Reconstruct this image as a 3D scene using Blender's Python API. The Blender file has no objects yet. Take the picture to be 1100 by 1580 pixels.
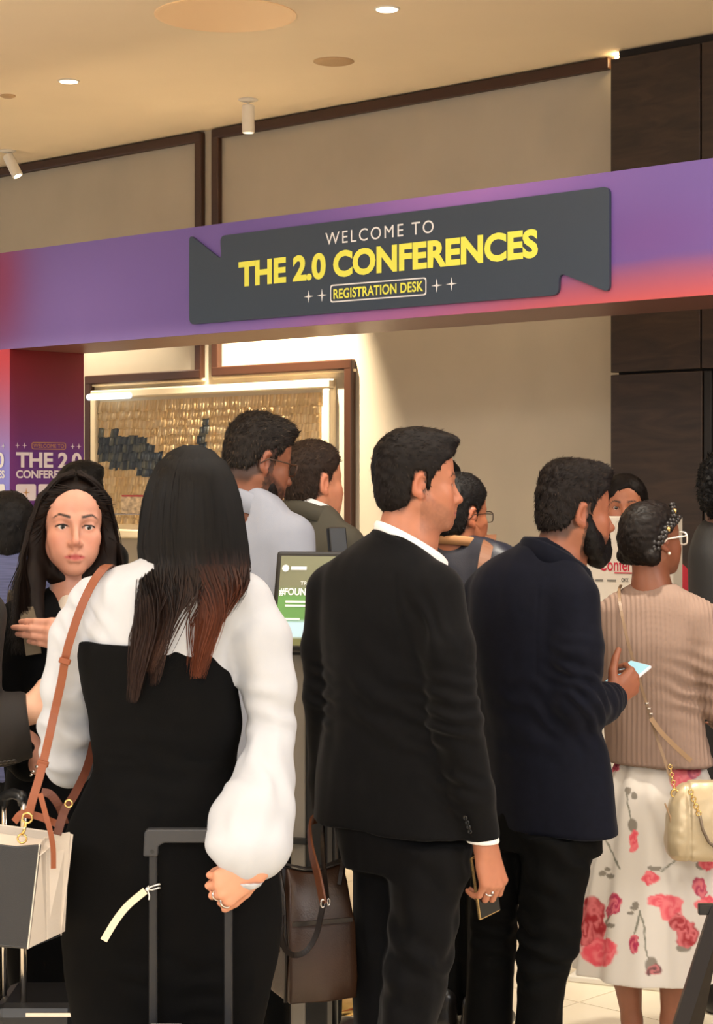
import bpy, bmesh, math, random
import numpy as np
from mathutils import Vector, Matrix

# ------------------------------------------------------------------ camera, world, lights, exposure
SC = bpy.context.scene
COL = SC.collection
FPX = 3000.0           # focal length in pixels of the 1100 px wide frame
CAMH = 1.63            # eye height
HOR = 746.0            # pixel row of the horizon
cd = bpy.data.cameras.new('camera'); cam = bpy.data.objects.new('camera', cd); COL.objects.link(cam)
cam.location = (0, 0, CAMH); cam.rotation_euler = (math.pi/2, 0, 0)
cd.sensor_fit = 'HORIZONTAL'; cd.sensor_width = 36.0; cd.lens = 36.0*FPX/1100.0
cd.shift_y = -(790.0-HOR)/1100.0
cd.clip_end = 100
SC.camera = cam
SC.view_settings.view_transform = 'Standard'; SC.view_settings.look = 'None'
SC.view_settings.exposure = 0.0; SC.view_settings.gamma = 1.0
SC.view_settings.use_curve_mapping = False

def lin(c):
    return tuple(((v/255.0)/12.92 if v/255.0 <= 0.04045 else ((v/255.0+0.055)/1.055)**2.4) for v in c[:3])

w = bpy.data.worlds.new('world'); SC.world = w; w.use_nodes = True
bg = w.node_tree.nodes['Background']; bg.inputs[0].default_value = (0.95, 0.97, 1.0, 1); bg.inputs[1].default_value = 0.6

def area(name, loc, aim, size, power, color, sy=None):
    l = bpy.data.lights.new(name, 'AREA'); l.energy = power; l.color = color; l.size = size
    if sy: l.shape = 'RECTANGLE'; l.size_y = sy
    o = bpy.data.objects.new(name, l); COL.objects.link(o); o.location = loc
    o.rotation_euler = (Vector(aim)-Vector(loc)).to_track_quat('-Z', 'Y').to_euler()
    return o
def spot(name, loc, aim, power, color, angle, blend=0.5, rad=0.03):
    l = bpy.data.lights.new(name, 'SPOT'); l.energy = power; l.color = color
    l.spot_size = math.radians(angle); l.spot_blend = blend; l.shadow_soft_size = rad
    o = bpy.data.objects.new(name, l); COL.objects.link(o); o.location = loc
    o.rotation_euler = (Vector(aim)-Vector(loc)).to_track_quat('-Z', 'Y').to_euler()
    return o
# unseen area lights above, behind and beside the camera
area('unseen_area_light', (-1.2, -0.6, 3.3), (0.1, 4.5, 1.1), 2.2, 60, (0.95, 0.98, 1.0))
area('unseen_area_light', (0.3, 4.4, 3.36), (0.3, 4.6, 0), 3.0, 75, (1.0, 0.95, 0.89))
area('unseen_area_light', (2.6, 6.3, 3.36), (2.4, 6.6, 0), 1.6, 110, (1.0, 0.86, 0.68))
spot('floor_fill_spot', (0.70, 5.0, 3.38), (0.70, 6.05, 0), 300, (1.0, 0.92, 0.78), 36, 0.5, 0.06)  # unseen spot added to brighten the floor tiles below
area('unseen_area_light', (-0.5, -3.2, 3.36), (-0.5, -3.2, 0), 3.0, 430, (1.0, 0.98, 0.96))  # this and the next two are added so floor bounce lifts the ceiling
area('unseen_area_light', (-5.0, 2.0, 3.36), (-5.0, 2.0, 0), 2.4, 265, (1.0, 0.98, 0.96))
area('unseen_area_light', (4.6, 1.5, 3.36), (4.6, 1.5, 0), 2.4, 265, (1.0, 0.98, 0.96))

# ------------------------------------------------------------------ helpers: materials
MATS = {}
def mat(name, color, rough=0.7, metal=0.0, var=0.0, vscale=20.0, bump=0.0, bscale=200.0, sheen=0.0,
        emit=None, estr=0.0, attr=False, trans=0.0, alpha=1.0, spec=None, coat=0.0, stretch=None, sss=0.0):
    if name in MATS: return MATS[name]
    m = bpy.data.materials.new(name); m.use_nodes = True; MATS[name] = m
    nt = m.node_tree; b = nt.nodes['Principled BSDF']
    c = lin(color) + (1,)
    b.inputs['Base Color'].default_value = c
    b.inputs['Roughness'].default_value = rough; b.inputs['Metallic'].default_value = metal
    if spec is not None: b.inputs['Specular IOR Level'].default_value = spec
    if sheen: b.inputs['Sheen Weight'].default_value = sheen; b.inputs['Sheen Roughness'].default_value = 0.4
    if coat: b.inputs['Coat Weight'].default_value = coat
    if trans: b.inputs['Transmission Weight'].default_value = trans
    if sss:
        b.inputs['Subsurface Weight'].default_value = sss; b.inputs['Subsurface Radius'].default_value = (0.01, 0.004, 0.002)
        b.inputs['Subsurface Scale'].default_value = 1.0
    if alpha < 1: b.inputs['Alpha'].default_value = alpha
    if emit is not None:
        b.inputs['Emission Color'].default_value = lin(emit) + (1,); b.inputs['Emission Strength'].default_value = estr
    src = None
    if attr:
        a = nt.nodes.new('ShaderNodeAttribute'); a.attribute_name = 'Col'; src = a.outputs['Color']
        nt.links.new(src, b.inputs['Base Color'])
    tc = None
    if var or bump:
        tc = nt.nodes.new('ShaderNodeTexCoord'); vec = tc.outputs['Object']
        if stretch:
            mp = nt.nodes.new('ShaderNodeMapping'); mp.inputs['Scale'].default_value = stretch
            nt.links.new(vec, mp.inputs['Vector']); vec = mp.outputs['Vector']
    if var:
        n = nt.nodes.new('ShaderNodeTexNoise'); n.inputs['Scale'].default_value = vscale; n.inputs['Detail'].default_value = 5
        nt.links.new(vec, n.inputs['Vector'])
        mr = nt.nodes.new('ShaderNodeMapRange'); mr.inputs['From Min'].default_value = 0.3; mr.inputs['From Max'].default_value = 0.7
        mr.inputs['To Min'].default_value = 1-var; mr.inputs['To Max'].default_value = 1+var
        nt.links.new(n.outputs['Fac'], mr.inputs['Value'])
        mx = nt.nodes.new('ShaderNodeVectorMath'); mx.operation = 'SCALE'
        if src is not None: nt.links.new(src, mx.inputs[0])
        else: mx.inputs[0].default_value = c[:3]
        nt.links.new(mr.outputs['Result'], mx.inputs['Scale'])
        nt.links.new(mx.outputs['Vector'], b.inputs['Base Color'])
    if bump:
        n = nt.nodes.new('ShaderNodeTexNoise'); n.inputs['Scale'].default_value = bscale; n.inputs['Detail'].default_value = 3
        nt.links.new(vec, n.inputs['Vector'])
        bp = nt.nodes.new('ShaderNodeBump'); bp.inputs['Strength'].default_value = bump; bp.inputs['Distance'].default_value = 0.002
        nt.links.new(n.outputs['Fac'], bp.inputs['Height']); nt.links.new(bp.outputs['Normal'], b.inputs['Normal'])
    return m

# ------------------------------------------------------------------ helpers: objects
def tag(o, label=None, cat=None, group=None, kind=None):
    if label: o['label'] = label
    if cat: o['category'] = cat
    if group: o['group'] = group
    if kind: o['kind'] = kind
    return o
def empty(name, loc=(0, 0, 0), rz=0.0):
    o = bpy.data.objects.new(name, None); COL.objects.link(o); o.location = loc; o.rotation_euler = (0, 0, rz)
    o.empty_display_size = 0.1
    return o
def link(name, me, m=None, parent=None, smooth=False):
    o = bpy.data.objects.new(name, me); COL.objects.link(o)
    if m is not None and len(me.materials) == 0: me.materials.append(m)
    if parent is not None: o.parent = parent
    if smooth: me.shade_smooth()
    return o
def mesh_np(name, V, faces, colors=None):
    """faces: list of index arrays, each (n,k) with constant k"""
    me = bpy.data.meshes.new(name)
    V = np.asarray(V, 'f4'); me.vertices.add(len(V)); me.vertices.foreach_set('co', V.ravel())
    fl = [np.asarray(f, 'i4') for f in faces if len(f)]
    nl = sum(f.size for f in fl); nf = sum(len(f) for f in fl)
    me.loops.add(nl); me.polygons.add(nf)
    me.loops.foreach_set('vertex_index', np.concatenate([f.ravel() for f in fl]))
    tot = np.concatenate([np.full(len(f), f.shape[1], 'i4') for f in fl])
    st = np.concatenate([[0], np.cumsum(tot)[:-1]]).astype('i4')
    me.polygons.foreach_set('loop_start', st); me.polygons.foreach_set('loop_total', tot)
    if colors is not None:
        a = me.color_attributes.new('Col', 'FLOAT_COLOR', 'POINT')
        C4 = np.ones((len(V), 4), 'f4'); C4[:, :3] = colors; a.data.foreach_set('color', C4.ravel())
    me.update(calc_edges=True); me.validate()
    return me
def crom(P, n=5):
    """Catmull-Rom resampling of a list of points"""
    P = [Vector(p) for p in P]; Q = [P[0]*2-P[1]]+P+[P[-1]*2-P[-2]]; out = []
    for i in range(1, len(Q)-2):
        for k in range(n):
            t = k/n; a, b, c, d = Q[i-1:i+3]
            out.append(0.5*((2*b)+(c-a)*t+(2*a-5*b+4*c-d)*t*t+(3*b-a-3*c+d)*t**3))
    return out+[P[-1]]
class MB:
    """collects plain shapes and links them as one mesh"""
    def __init__(s): s.bm = bmesh.new()
    def box(s, a, b, bev=0.0, M=None):
        a = Vector(a); b = Vector(b); r = bmesh.ops.create_cube(s.bm, size=1.0)['verts']
        c = (a+b)/2; d = b-a
        for v in r: v.co = Vector((v.co.x*d.x, v.co.y*d.y, v.co.z*d.z)) + c
        if bev:
            es = list({e for v in r for e in v.link_edges})
            rr = bmesh.ops.bevel(s.bm, geom=es, offset=bev, segments=2, affect='EDGES', profile=0.5)
            r = list({v for f in rr['faces'] for v in f.verts} | {v for v in r if v.is_valid})
        if M is not None: bmesh.ops.transform(s.bm, matrix=M, verts=[v for v in r if v.is_valid])
        return s
    def tube(s, pts, r, n=8, flat=None, caps=True, closed=False):
        """tube along pts; r number or list; flat=(rx,ry) gives a strap section"""
        pts = [Vector(p) for p in pts]; N = len(pts); rings = []; up = Vector((0, 0, 1)); prev = None
        for i, p in enumerate(pts):
            if closed: t = (pts[(i+1) % N]-pts[i-1]).normalized()
            else: t = (pts[min(i+1, N-1)]-pts[max(i-1, 0)]).normalized()
            if prev is None:
                ref = up if abs(t.z) < 0.9 else Vector((0, 1, 0)); x = t.cross(ref).normalized()
            else: x = (prev - t*prev.dot(t)).normalized()
            prev = x; y = t.cross(x).normalized()
            rr = r[i] if isinstance(r, (list, tuple)) else r
            rx, ry = (flat if flat else (rr, rr))
            rings.append([s.bm.verts.new(p + x*math.cos(2*math.pi*k/n)*rx + y*math.sin(2*math.pi*k/n)*ry) for k in range(n)])
        for i in range(N if closed else N-1):
            a = rings[i]; b = rings[(i+1) % N]
            for k in range(n): s.bm.faces.new((a[k], a[(k+1) % n], b[(k+1) % n], b[k]))
        if caps and not closed:
            s.bm.faces.new(list(reversed(rings[0]))); s.bm.faces.new(rings[-1])
        return s
    def strap(s, pts, normals, wdt, th):
        """flat ribbon: pts with one outward normal (or list), width across, thickness along the normal"""
        if len(pts) > 2:
            if isinstance(normals, list):
                normals = [Vector(normals[int(i)]).lerp(Vector(normals[min(int(i)+1, len(pts)-1)]), i-int(i)) for i in np.linspace(0, len(pts)-1, (len(pts)-1)*5+1)]
            pts = crom(pts)
        pts = [Vector(p) for p in pts]; N = len(pts); rings = []
        for i, p in enumerate(pts):
            t = (pts[min(i+1, N-1)]-pts[max(i-1, 0)]).normalized()
            nn = Vector(normals[i] if isinstance(normals, list) else normals)
            nn = (nn - t*nn.dot(t)).normalized(); b = t.cross(nn).normalized()
            rings.append([s.bm.verts.new(p + b*sx*wdt/2 + nn*sy*th/2) for sx, sy in ((-1, -1), (1, -1), (1, 1), (-1, 1))])
        for i in range(N-1):
            a = rings[i]; c = rings[i+1]
            for k in range(4): s.bm.faces.new((a[k], a[(k+1) % 4], c[(k+1) % 4], c[k]))
        s.bm.faces.new(list(reversed(rings[0]))); s.bm.faces.new(rings[-1])
        return s
    def lathe(s, prof, n=32, M=None):
        """prof: list of (r, z)"""
        rings = []
        for r, z in prof:
            rings.append([s.bm.verts.new((r*math.cos(2*math.pi*k/n), r*math.sin(2*math.pi*k/n), z)) for k in range(n)])
        for a, b in zip(rings, rings[1:]):
            for k in range(n): s.bm.faces.new((a[k], a[(k+1) % n], b[(k+1) % n], b[k]))
        s.bm.faces.new(list(reversed(rings[0]))); s.bm.faces.new(rings[-1])
        if M is not None: bmesh.ops.transform(s.bm, matrix=M, verts=[v for r in rings for v in r])
        return s
    def prism(s, poly, a, b, axis='y'):
        """polygon in (x,z), extruded in y from a to b"""
        f = [s.bm.verts.new((p[0], a, p[1])) for p in poly]; g = [s.bm.verts.new((p[0], b, p[1])) for p in poly]
        n = len(poly)
        s.bm.faces.new(f); s.bm.faces.new(list(reversed(g)))
        for i in range(n): s.bm.faces.new((f[i], g[i], g[(i+1) % n], f[(i+1) % n]))
        return s
    def sphere(s, c, r, M=None, u=16, v=10):
        q = bmesh.ops.create_uvsphere(s.bm, u_segments=u, v_segments=v, radius=1.0)['verts']
        r = (r, r, r) if isinstance(r, (int, float)) else r
        for x in q: x.co = Vector((x.co.x*r[0], x.co.y*r[1], x.co.z*r[2]))
        if M is not None: bmesh.ops.transform(s.bm, matrix=M, verts=q)
        for x in q: x.co += Vector(c)
        return s
    def build(s, name, m, parent=None, smooth=False):
        bmesh.ops.recalc_face_normals(s.bm, faces=s.bm.faces)
        me = bpy.data.meshes.new(name); s.bm.to_mesh(me); s.bm.free()
        return link(name, me, m, parent, smooth)
def text_mesh(txt, bold=0.0, spacing=1.0, ext=0.0):
    cu = bpy.data.curves.new('lettering', 'FONT'); cu.body = txt; cu.size = 1.0; cu.offset = bold; cu.space_character = spacing
    cu.resolution_u = 4; cu.extrude = ext; cu.fill_mode = 'BOTH' if ext else 'FRONT'
    o = bpy.data.objects.new('lettering', cu); COL.objects.link(o)
    dg = bpy.context.evaluated_depsgraph_get(); me = bpy.data.meshes.new_from_object(o.evaluated_get(dg))
    bpy.data.objects.remove(o); bpy.data.curves.remove(cu)
    return me
def split_letters(me, co, m, parent, M):
    """one object for each printed character"""
    n = len(me.vertices); lab = np.arange(n); ed = np.empty(len(me.edges)*2, 'i4'); me.edges.foreach_get('vertices', ed); ed = ed.reshape(-1, 2)
    while True:
        mn = np.minimum(lab[ed[:, 0]], lab[ed[:, 1]]); new = lab.copy(); np.minimum.at(new, ed[:, 0], mn); np.minimum.at(new, ed[:, 1], mn); new = new[new]
        if (new == lab).all(): break
        lab = new
    polys = [tuple(p.vertices) for p in me.polygons]; out = []
    for l in np.unique(lab):
        idx = np.where(lab == l)[0]; mp = {int(v): i for i, v in enumerate(idx)}
        fs = [[mp[v] for v in p] for p in polys if lab[p[0]] == l]
        mm = bpy.data.meshes.new('letter'); mm.from_pydata([tuple(co[i]) for i in idx], [], fs); o = link('letter', mm, m, parent)
        if M is not None: o.matrix_local = M
        out.append(o)
    bpy.data.meshes.remove(me); return out
def lettering(txt, m, parent, u0, u1, z0, z1, v, bold=0.02, spacing=1.0, name='lettering', M=None, split=True):
    """flat print standing in the plane y=v of parent between u0..u1 and z0..z1"""
    me = text_mesh(txt, bold, spacing)
    n = len(me.vertices); co = np.empty(n*3, 'f4'); me.vertices.foreach_get('co', co); co = co.reshape(-1, 3)
    a = co.min(0); b = co.max(0)
    x = (co[:, 0]-a[0])/(b[0]-a[0])*(u1-u0)+u0; z = (co[:, 1]-a[1])/(b[1]-a[1])*(z1-z0)+z0
    out = np.stack([x, np.full(n, v), z], 1).astype('f4')
    me.vertices.foreach_set('co', out.ravel()); me.update(); me.materials.clear()
    if split: return split_letters(me, out, m, parent, M)
    o = link(name, me, m, parent)
    if M is not None: o.matrix_local = M
    return o

# ------------------------------------------------------------------ the hall: wall frame (u along the wall, v behind the arch front)
TH = math.radians(43.0); CT, ST = math.cos(TH), math.sin(TH); AZ = 6.87
def w2(u, v): return (u*CT + v*ST, AZ - u*ST + v*CT)
def wp(px, py, v):
    """wall coordinates (u,z) of the point on the plane at v seen at a pixel"""
    k = (px-550.0)/FPX
    u = (k*(AZ+v*CT) - v*ST)/(CT + k*ST)
    Z = AZ - u*ST + v*CT
    return u, CAMH + (HOR-py)/FPX*Z
def hall(name): return empty(name, (0, AZ, 0), -TH)
def put(o):
    o.location = (0, AZ, 0); o.rotation_euler = (0, 0, -TH); return o
CEIL = 3.40; WV = 1.6

M_wall = mat('wall_fabric', (184, 174, 156), 0.85, var=0.05, vscale=3.0, bump=0.15, bscale=350)
M_ceil = mat('ceiling_plaster', (246, 228, 198), 0.8, var=0.02, vscale=2.0)
M_brown = mat('dark_moulding', (62, 36, 22), 0.4)
M_cream = mat('cream_moulding', (225, 208, 176), 0.5)
M_tile = mat('floor_tile', (242, 229, 204), 0.22, var=0.04, vscale=4.0)
M_grout = mat('floor_grout', (150, 128, 96), 0.8)
M_white = mat('white_metal', (235, 228, 215), 0.4)
M_chrome = mat('chrome', (215, 210, 205), 0.12, metal=1.0)
M_gold = mat('gold_metal', (225, 190, 120), 0.22, metal=1.0)
M_blackp = mat('black_plastic', (22, 22, 23), 0.35)

def wood_mat():
    m = bpy.data.materials.new('walnut_veneer'); m.use_nodes = True; nt = m.node_tree; b = nt.nodes['Principled BSDF']
    tc = nt.nodes.new('ShaderNodeTexCoord'); mp = nt.nodes.new('ShaderNodeMapping'); mp.inputs['Scale'].default_value = (1.6, 1.6, 9.0)
    n = nt.nodes.new('ShaderNodeTexNoise'); n.inputs['Scale'].default_value = 2.2; n.inputs['Detail'].default_value = 8; n.inputs['Distortion'].default_value = 1.2
    r = nt.nodes.new('ShaderNodeValToRGB'); r.color_ramp.elements[0].position = 0.3; r.color_ramp.elements[1].position = 0.75
    r.color_ramp.elements[0].color = lin((32, 22, 16))+(1,); r.color_ramp.elements[1].color = lin((62, 45, 34))+(1,)
    nt.links.new(tc.outputs['Object'], mp.inputs['Vector']); nt.links.new(mp.outputs['Vector'], n.inputs['Vector'])
    nt.links.new(n.outputs['Fac'], r.inputs['Fac']); nt.links.new(r.outputs['Color'], b.inputs['Base Color'])
    b.inputs['Roughness'].default_value = 0.45
    return m
M_wood = wood_mat()

# floor and its tiles, ceiling, walls
fl = put(MB().box((-9, -11, -0.06), (9, 2.4, -0.006)).build('floor', M_grout)); tag(fl, 'pale polished stone tile floor of the hall', 'floor', kind='structure')
tm = MB().box((-0.298, -0.298, -0.012), (0.298, 0.298, 0.0), 0.0).build('tile', M_tile); tme = tm.data; bpy.data.objects.remove(tm)
for i in range(-6, 9):
    for j in range(-5, 3):
        t = link('tile', tme, None, fl); t.location = (i*0.6+0.13, j*0.6+0.22, 0)
ffill = MB().box((-9, -11, -0.02), (9, -3.1, -0.001)).build('tile_field', M_tile, fl)
cl = put(MB().box((-9, -11, CEIL), (9, 2.4, CEIL+0.1)).build('ceiling', M_ceil)); tag(cl, 'tan plaster ceiling with small downlights', 'ceiling', kind='structure')
wb = put(MB().box((-9, WV, 0), (wp(975, 400, WV)[0], WV+0.2, CEIL)).build('wall_back', M_wall)); tag(wb, 'beige fabric covered back wall with dark mouldings', 'wall', kind='structure')
# mouldings: two stepped runs of dark trim with a cream inner edge
def moulding(name, pts, lab, v=WV):
    root = hall(name); tag(root, lab, 'trim', kind='structure')
    P = [wp(x, y, v) for x, y in pts]
    for (u0, z0), (u1, z1) in zip(P, P[1:]):
        horizontal = abs(u1-u0) > abs(z1-z0)
        if horizontal:
            z = (z0+z1)/2; a, b = min(u0, u1), max(u0, u1)
            MB().box((a-0.022, v-0.035, z-0.024), (b+0.022, v, z+0.024), 0.006).build('rail', M_brown, root)
            if z < 3.2: MB().box((a-0.03, v-0.02, z-0.036), (b+0.03, v-0.001, z-0.0225), 0.004).build('bead', M_cream, root)
        else:
            u = (u0+u1)/2; a, b = min(z0, z1), max(z0, z1)
            MB().box((u-0.024, v-0.034, a-0.02), (u+0.024, v, b+0.02), 0.006).build('stile', M_brown, root)
    return root
zt = CEIL-0.03
def ztop(px):  # pixel row of the top rail at px
    u = wp(px, 0, WV)[0]; Z = AZ - u*ST + WV*CT
    return HOR - (zt-CAMH)*FPX/Z
moulding('trim_1', [(-420, ztop(-420)), (312, ztop(312)), (312, 578), (142, 586.5), (142, 1150)], 'stepped dark moulding left of the wall gap, running down beside the artwork')
moulding('trim_2', [(939, ztop(939)), (338, ztop(338)), (338, 574), (543.5, 562), (543.5, 1100)], 'stepped dark moulding right of the wall gap, running down beside the artwork')
# walnut wall at the right: separate panels with open joints, dark door opening at the edge
uw = wp(942, 400, 1.5)[0]; ud = wp(1086, 600, 1.5)[0]; us = wp(1081, 300, 1.5)[0]; zs = wp(944, 577, 1.5)[1]
wr = put(MB().box((uw+0.02, 1.53, 0), (uw+6, 1.72, CEIL)).build('wall_right', mat('panel_backing', (26, 18, 14), 0.8)))
tag(wr, 'dark walnut panelled wall at the right', 'wall', kind='structure')
def panel(u0, z0, u1, z1): return MB().box((u0, 1.5, z0), (u1, 1.54, z1), 0.003).build('panel', M_wood, wr)
panel(uw, zs+0.006, us-0.004, CEIL-0.035); panel(us+0.004, zs+0.006, us+1.1, CEIL-0.035); panel(us+1.11, zs+0.006, us+2.3, CEIL-0.035)
panel(uw, 0.0, ud-0.01, zs-0.004)
MB().box((ud-0.005, 1.505, 0), (ud+0.03, 1.56, zs-0.004), 0.003).build('door_frame', mat('door_frame_dark', (20, 15, 12), 0.5), wr)
MB().box((ud+0.04, 1.52, 0), (ud+0.98, 1.56, zs-0.03), 0.003).build('door_leaf', mat('door_leaf_dark', (38, 30, 26), 0.4), wr)
# light slot between wood and ceiling
cs = wp(960, 74, 1.5)
tag(put(MB().box((uw-0.02, 1.56, CEIL-0.02), (uw+0.35, 1.62, CEIL-0.012)).build('cove_light', mat('cove_glow', (255, 225, 170), 0.5, emit=(255, 222, 165), estr=45))),
    'thin warm cove light in the slot above the walnut panels', 'light')
# ------------------------------------------------------------------ the printed arch over the registration desk
def gridface(name, m, parent, P, nu, nv, fn):
    """P(s,t)->xyz for s,t in 0..1, fn(s,t)->rgb 0-255 arrays"""
    s, t = np.meshgrid(np.linspace(0, 1, nu), np.linspace(0, 1, nv), indexing='ij')
    V = np.stack([a*np.ones_like(s) for a in P(s, t)], -1).reshape(-1, 3)
    C = np.stack(fn(s, t), -1).reshape(-1, 3)/255.0; C = np.clip(C, 0, 1)
    C = np.where(C <= 0.04045, C/12.92, ((C+0.055)/1.055)**2.4)
    i = np.arange(nu*nv).reshape(nu, nv)
    F = np.stack([i[:-1, :-1], i[1:, :-1], i[1:, 1:], i[:-1, 1:]], -1).reshape(-1, 4)
    return link(name, mesh_np(name, V, [F], C), m, parent)
M_print = mat('printed_fabric', (130, 95, 170), 0.42, attr=True)
M_sign = mat('sign_print', (54, 66, 82), 0.3)
M_yel = mat('yellow_print', (240, 238, 92), 0.5)
M_wht = mat('white_print', (238, 236, 238), 0.5)
M_beamcore = mat('arch_underside', (112, 74, 66), 0.35)  # mauve-brown includes the tan reflection and shade under the beam
ZB, ZT = 2.2, 2.612; UL = wp(15, 540, 0)[0]; UE = -2.75; UR = 3.0; AD = 0.40
arch = hall('welcome_arch'); tag(arch, 'purple printed welcome arch spanning the hall over the registration desk', 'arch')
MB().box((UE, 0.004, ZB), (UR, AD, ZT), 0.0).build('beam', M_beamcore, arch)
MB().box((UE, 0.006, 0), (UL-0.004, AD, ZB)).build('post', mat('arch_side', (70, 40, 100), 0.5), arch)
MB().box((2.3, 0.006, 0), (UR, AD, ZB)).build('post', MATS['arch_side'], arch)
def G(s, t, cs, ct, rs, rt): return np.exp(-((s-cs)/rs)**2-((t-ct)/rt)**2)
def mixc(c, w_, d): return [a*(1-w_)+b*w_ for a, b in zip(c, d)]
def beamprint(s, t):   # s left..right in pixels of the frame, t bottom..top
    u = UE+s*(UR-UE); c = [np.full_like(s, 108.0), np.full_like(s, 86.0), np.full_like(s, 158.0)]
    x = (u-UL)/(1.47-UL)          # 0 at left frame edge, 1 at right frame edge
    c = mixc(c, G(x, t, 0.12, 0.30, 0.16, 0.8), (128, 104, 180))
    c = mixc(c, G(x, t, 0.72, 1.05, 0.16, 0.42), (160, 112, 190))
    c = mixc(c, G(x, t, 0.93, 0.45, 0.10, 0.30), (112, 76, 150))
    c = mixc(c, 0.9*np.clip(1.0-t/(0.10+0.22*np.clip((x-0.45)/0.5, 0, 1)), 0, 1)**0.7*np.clip((x-0.45)/0.35, 0, 1), (214, 86, 80))
    c = mixc(c, G(x, t, 0.60, 0.0, 0.2, 0.12)*0.6, (176, 104, 170))
    c = mixc(c, G(x, t, -0.03, 0.75, 0.06, 0.8), (140, 52, 98))
    c = mixc(c, G(x, t, 0.2, -0.02, 0.3, 0.1)*0.6, (160, 140, 215))
    return c
gridface('front_print', M_print, arch, lambda s, t: (UE+s*(UR-UE), 0.0*s, ZB+t*(ZT-ZB)), 160, 30, beamprint)
def postprint(s, t):
    c = mixc([np.full_like(s, 150.0), np.full_like(s, 148.0), np.full_like(s, 235.0)], np.clip((t-0.78)/0.2, 0, 1), (214, 72, 84))
    return mixc(c, np.clip((0.6-t)/0.5, 0, 1), (120, 70, 190))
gridface('post_print', M_print, arch, lambda s, t: (UE+s*(UL-UE), 0.0*s, t*ZB), 20, 60, postprint)
def jamb(s, t):   # printed inner side: red at the top into deep purple
    c = mixc([np.full_like(s, 98.0), np.full_like(s, 48.0), np.full_like(s, 128.0)], np.clip((t-0.80)/0.2, 0, 1)**0.8, (128, 26, 34))
    tri = np.clip((t-0.55-0.45*(1-s*2.2))*-1*6, 0, 1)*np.clip(1-s*1.2, 0, 1)
    return mixc(c, tri*0.35, (150, 64, 128))
gridface('jamb_print', M_print, arch, lambda s, t: (UL+0.0*s, s*AD, t*ZB), 40, 90, jamb)
# the grey sign plate printed on the beam
sg = hall('welcome_sign'); tag(sg, 'slate grey welcome sign with yellow lettering on the purple arch', 'sign')
def rnd(poly, r, n=5):
    out = []
    for i, p in enumerate(poly):
        p = Vector(p); a = Vector(poly[i-1]); b = Vector(poly[(i+1) % len(poly)])
        da = (a-p); db = (b-p); ra = min(r, da.length*0.45); rb = min(r, db.length*0.45)
        p0 = p+da.normalized()*ra; p1 = p+db.normalized()*rb
        for k in range(n+1):
            q = k/n; out.append(tuple(p0*(1-q)**2+p*2*q*(1-q)+p1*q*q))
    return out
poly = [wp(x, y, 0) for x, y in [(295.5, 501), (295.5, 362), (345, 401.5), (343, 364.5), (943.5, 288), (943.5, 452), (866, 421), (865, 455.5)]]
MB().prism(rnd(poly, 0.026), -0.012, -0.001).build('plate', M_sign, sg)
def wtext(txt, m, x0, x1, ybot, ytop, bold, sp=1.0, v=-0.0135, parent=sg):
    """ybot/ytop: pixel rows (left) of the cap height at x0; the plane gives the rest"""
    u0 = wp(x0, 0, 0)[0]; u1 = wp(x1, 0, 0)[0]
    z0 = wp(x0, ybot, 0)[1]; z1 = wp(x0, ytop, 0)[1]
    return lettering(txt, m, parent, u0, u1, z0, z1, v, bold, sp)
wtext('WELCOME TO', M_wht, 506, 673, 379, 360, 0.0, 1.25)
wtext('THE 2.0 CONFERENCES', M_yel, 372, 834, 444, 404.5, 0.042, 1.0)
wtext('REGISTRATION DESK', M_yel, 518.5, 657, 462, 446.5, 0.022, 1.02)
# outline box round the last line
bx = [wp(x, y, 0) for x, y in [(513.5, 467.5), (513.5, 440), (662, 428), (662, 456)]]
def outline(poly, wd, v0, v1):
    o = rnd(poly, 0.012); c = Vector((sum(p[0] for p in poly)/4, sum(p[1] for p in poly)/4)); mb = MB()
    L = [mb.bm.verts.new((p[0], v1, p[1])) for p in o]; inn = []
    hw = max(abs(p[0]-c.x) for p in poly); hh = max(abs(p[1]-c.y) for p in poly)
    for p in o: inn.append(mb.bm.verts.new((c.x+(p[0]-c.x)*(1-wd/hw), v1, c.y+(p[1]-c.y)*(1-wd/hh))))
    n = len(o)
    for i in range(n): mb.bm.faces.new((L[i], L[(i+1) % n], inn[(i+1) % n], inn[i]))
    return mb
outline(bx, 0.005, 0, -0.0135).build('outline', M_wht, sg)
def star(cx, cz, rx, rz, v):
    P = []
    for k in range(16):
        a = k*math.pi/8; q = (abs(math.cos(a))**0.5*0+1); r = 1.0 if k % 4 == 0 else (0.20 if k % 4 == 2 else 0.30)
        P.append((cx+math.sin(a)*r*rx, cz+math.cos(a)*r*rz))
    return P
for x, y in ((480, 458), (500.5, 456), (677.5, 441), (700.5, 438.5)):
    u, z = wp(x, y, 0); MB().prism(star(u, z, 0.024, 0.022, 0), -0.0138, -0.012).build('star', M_wht, sg)
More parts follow.
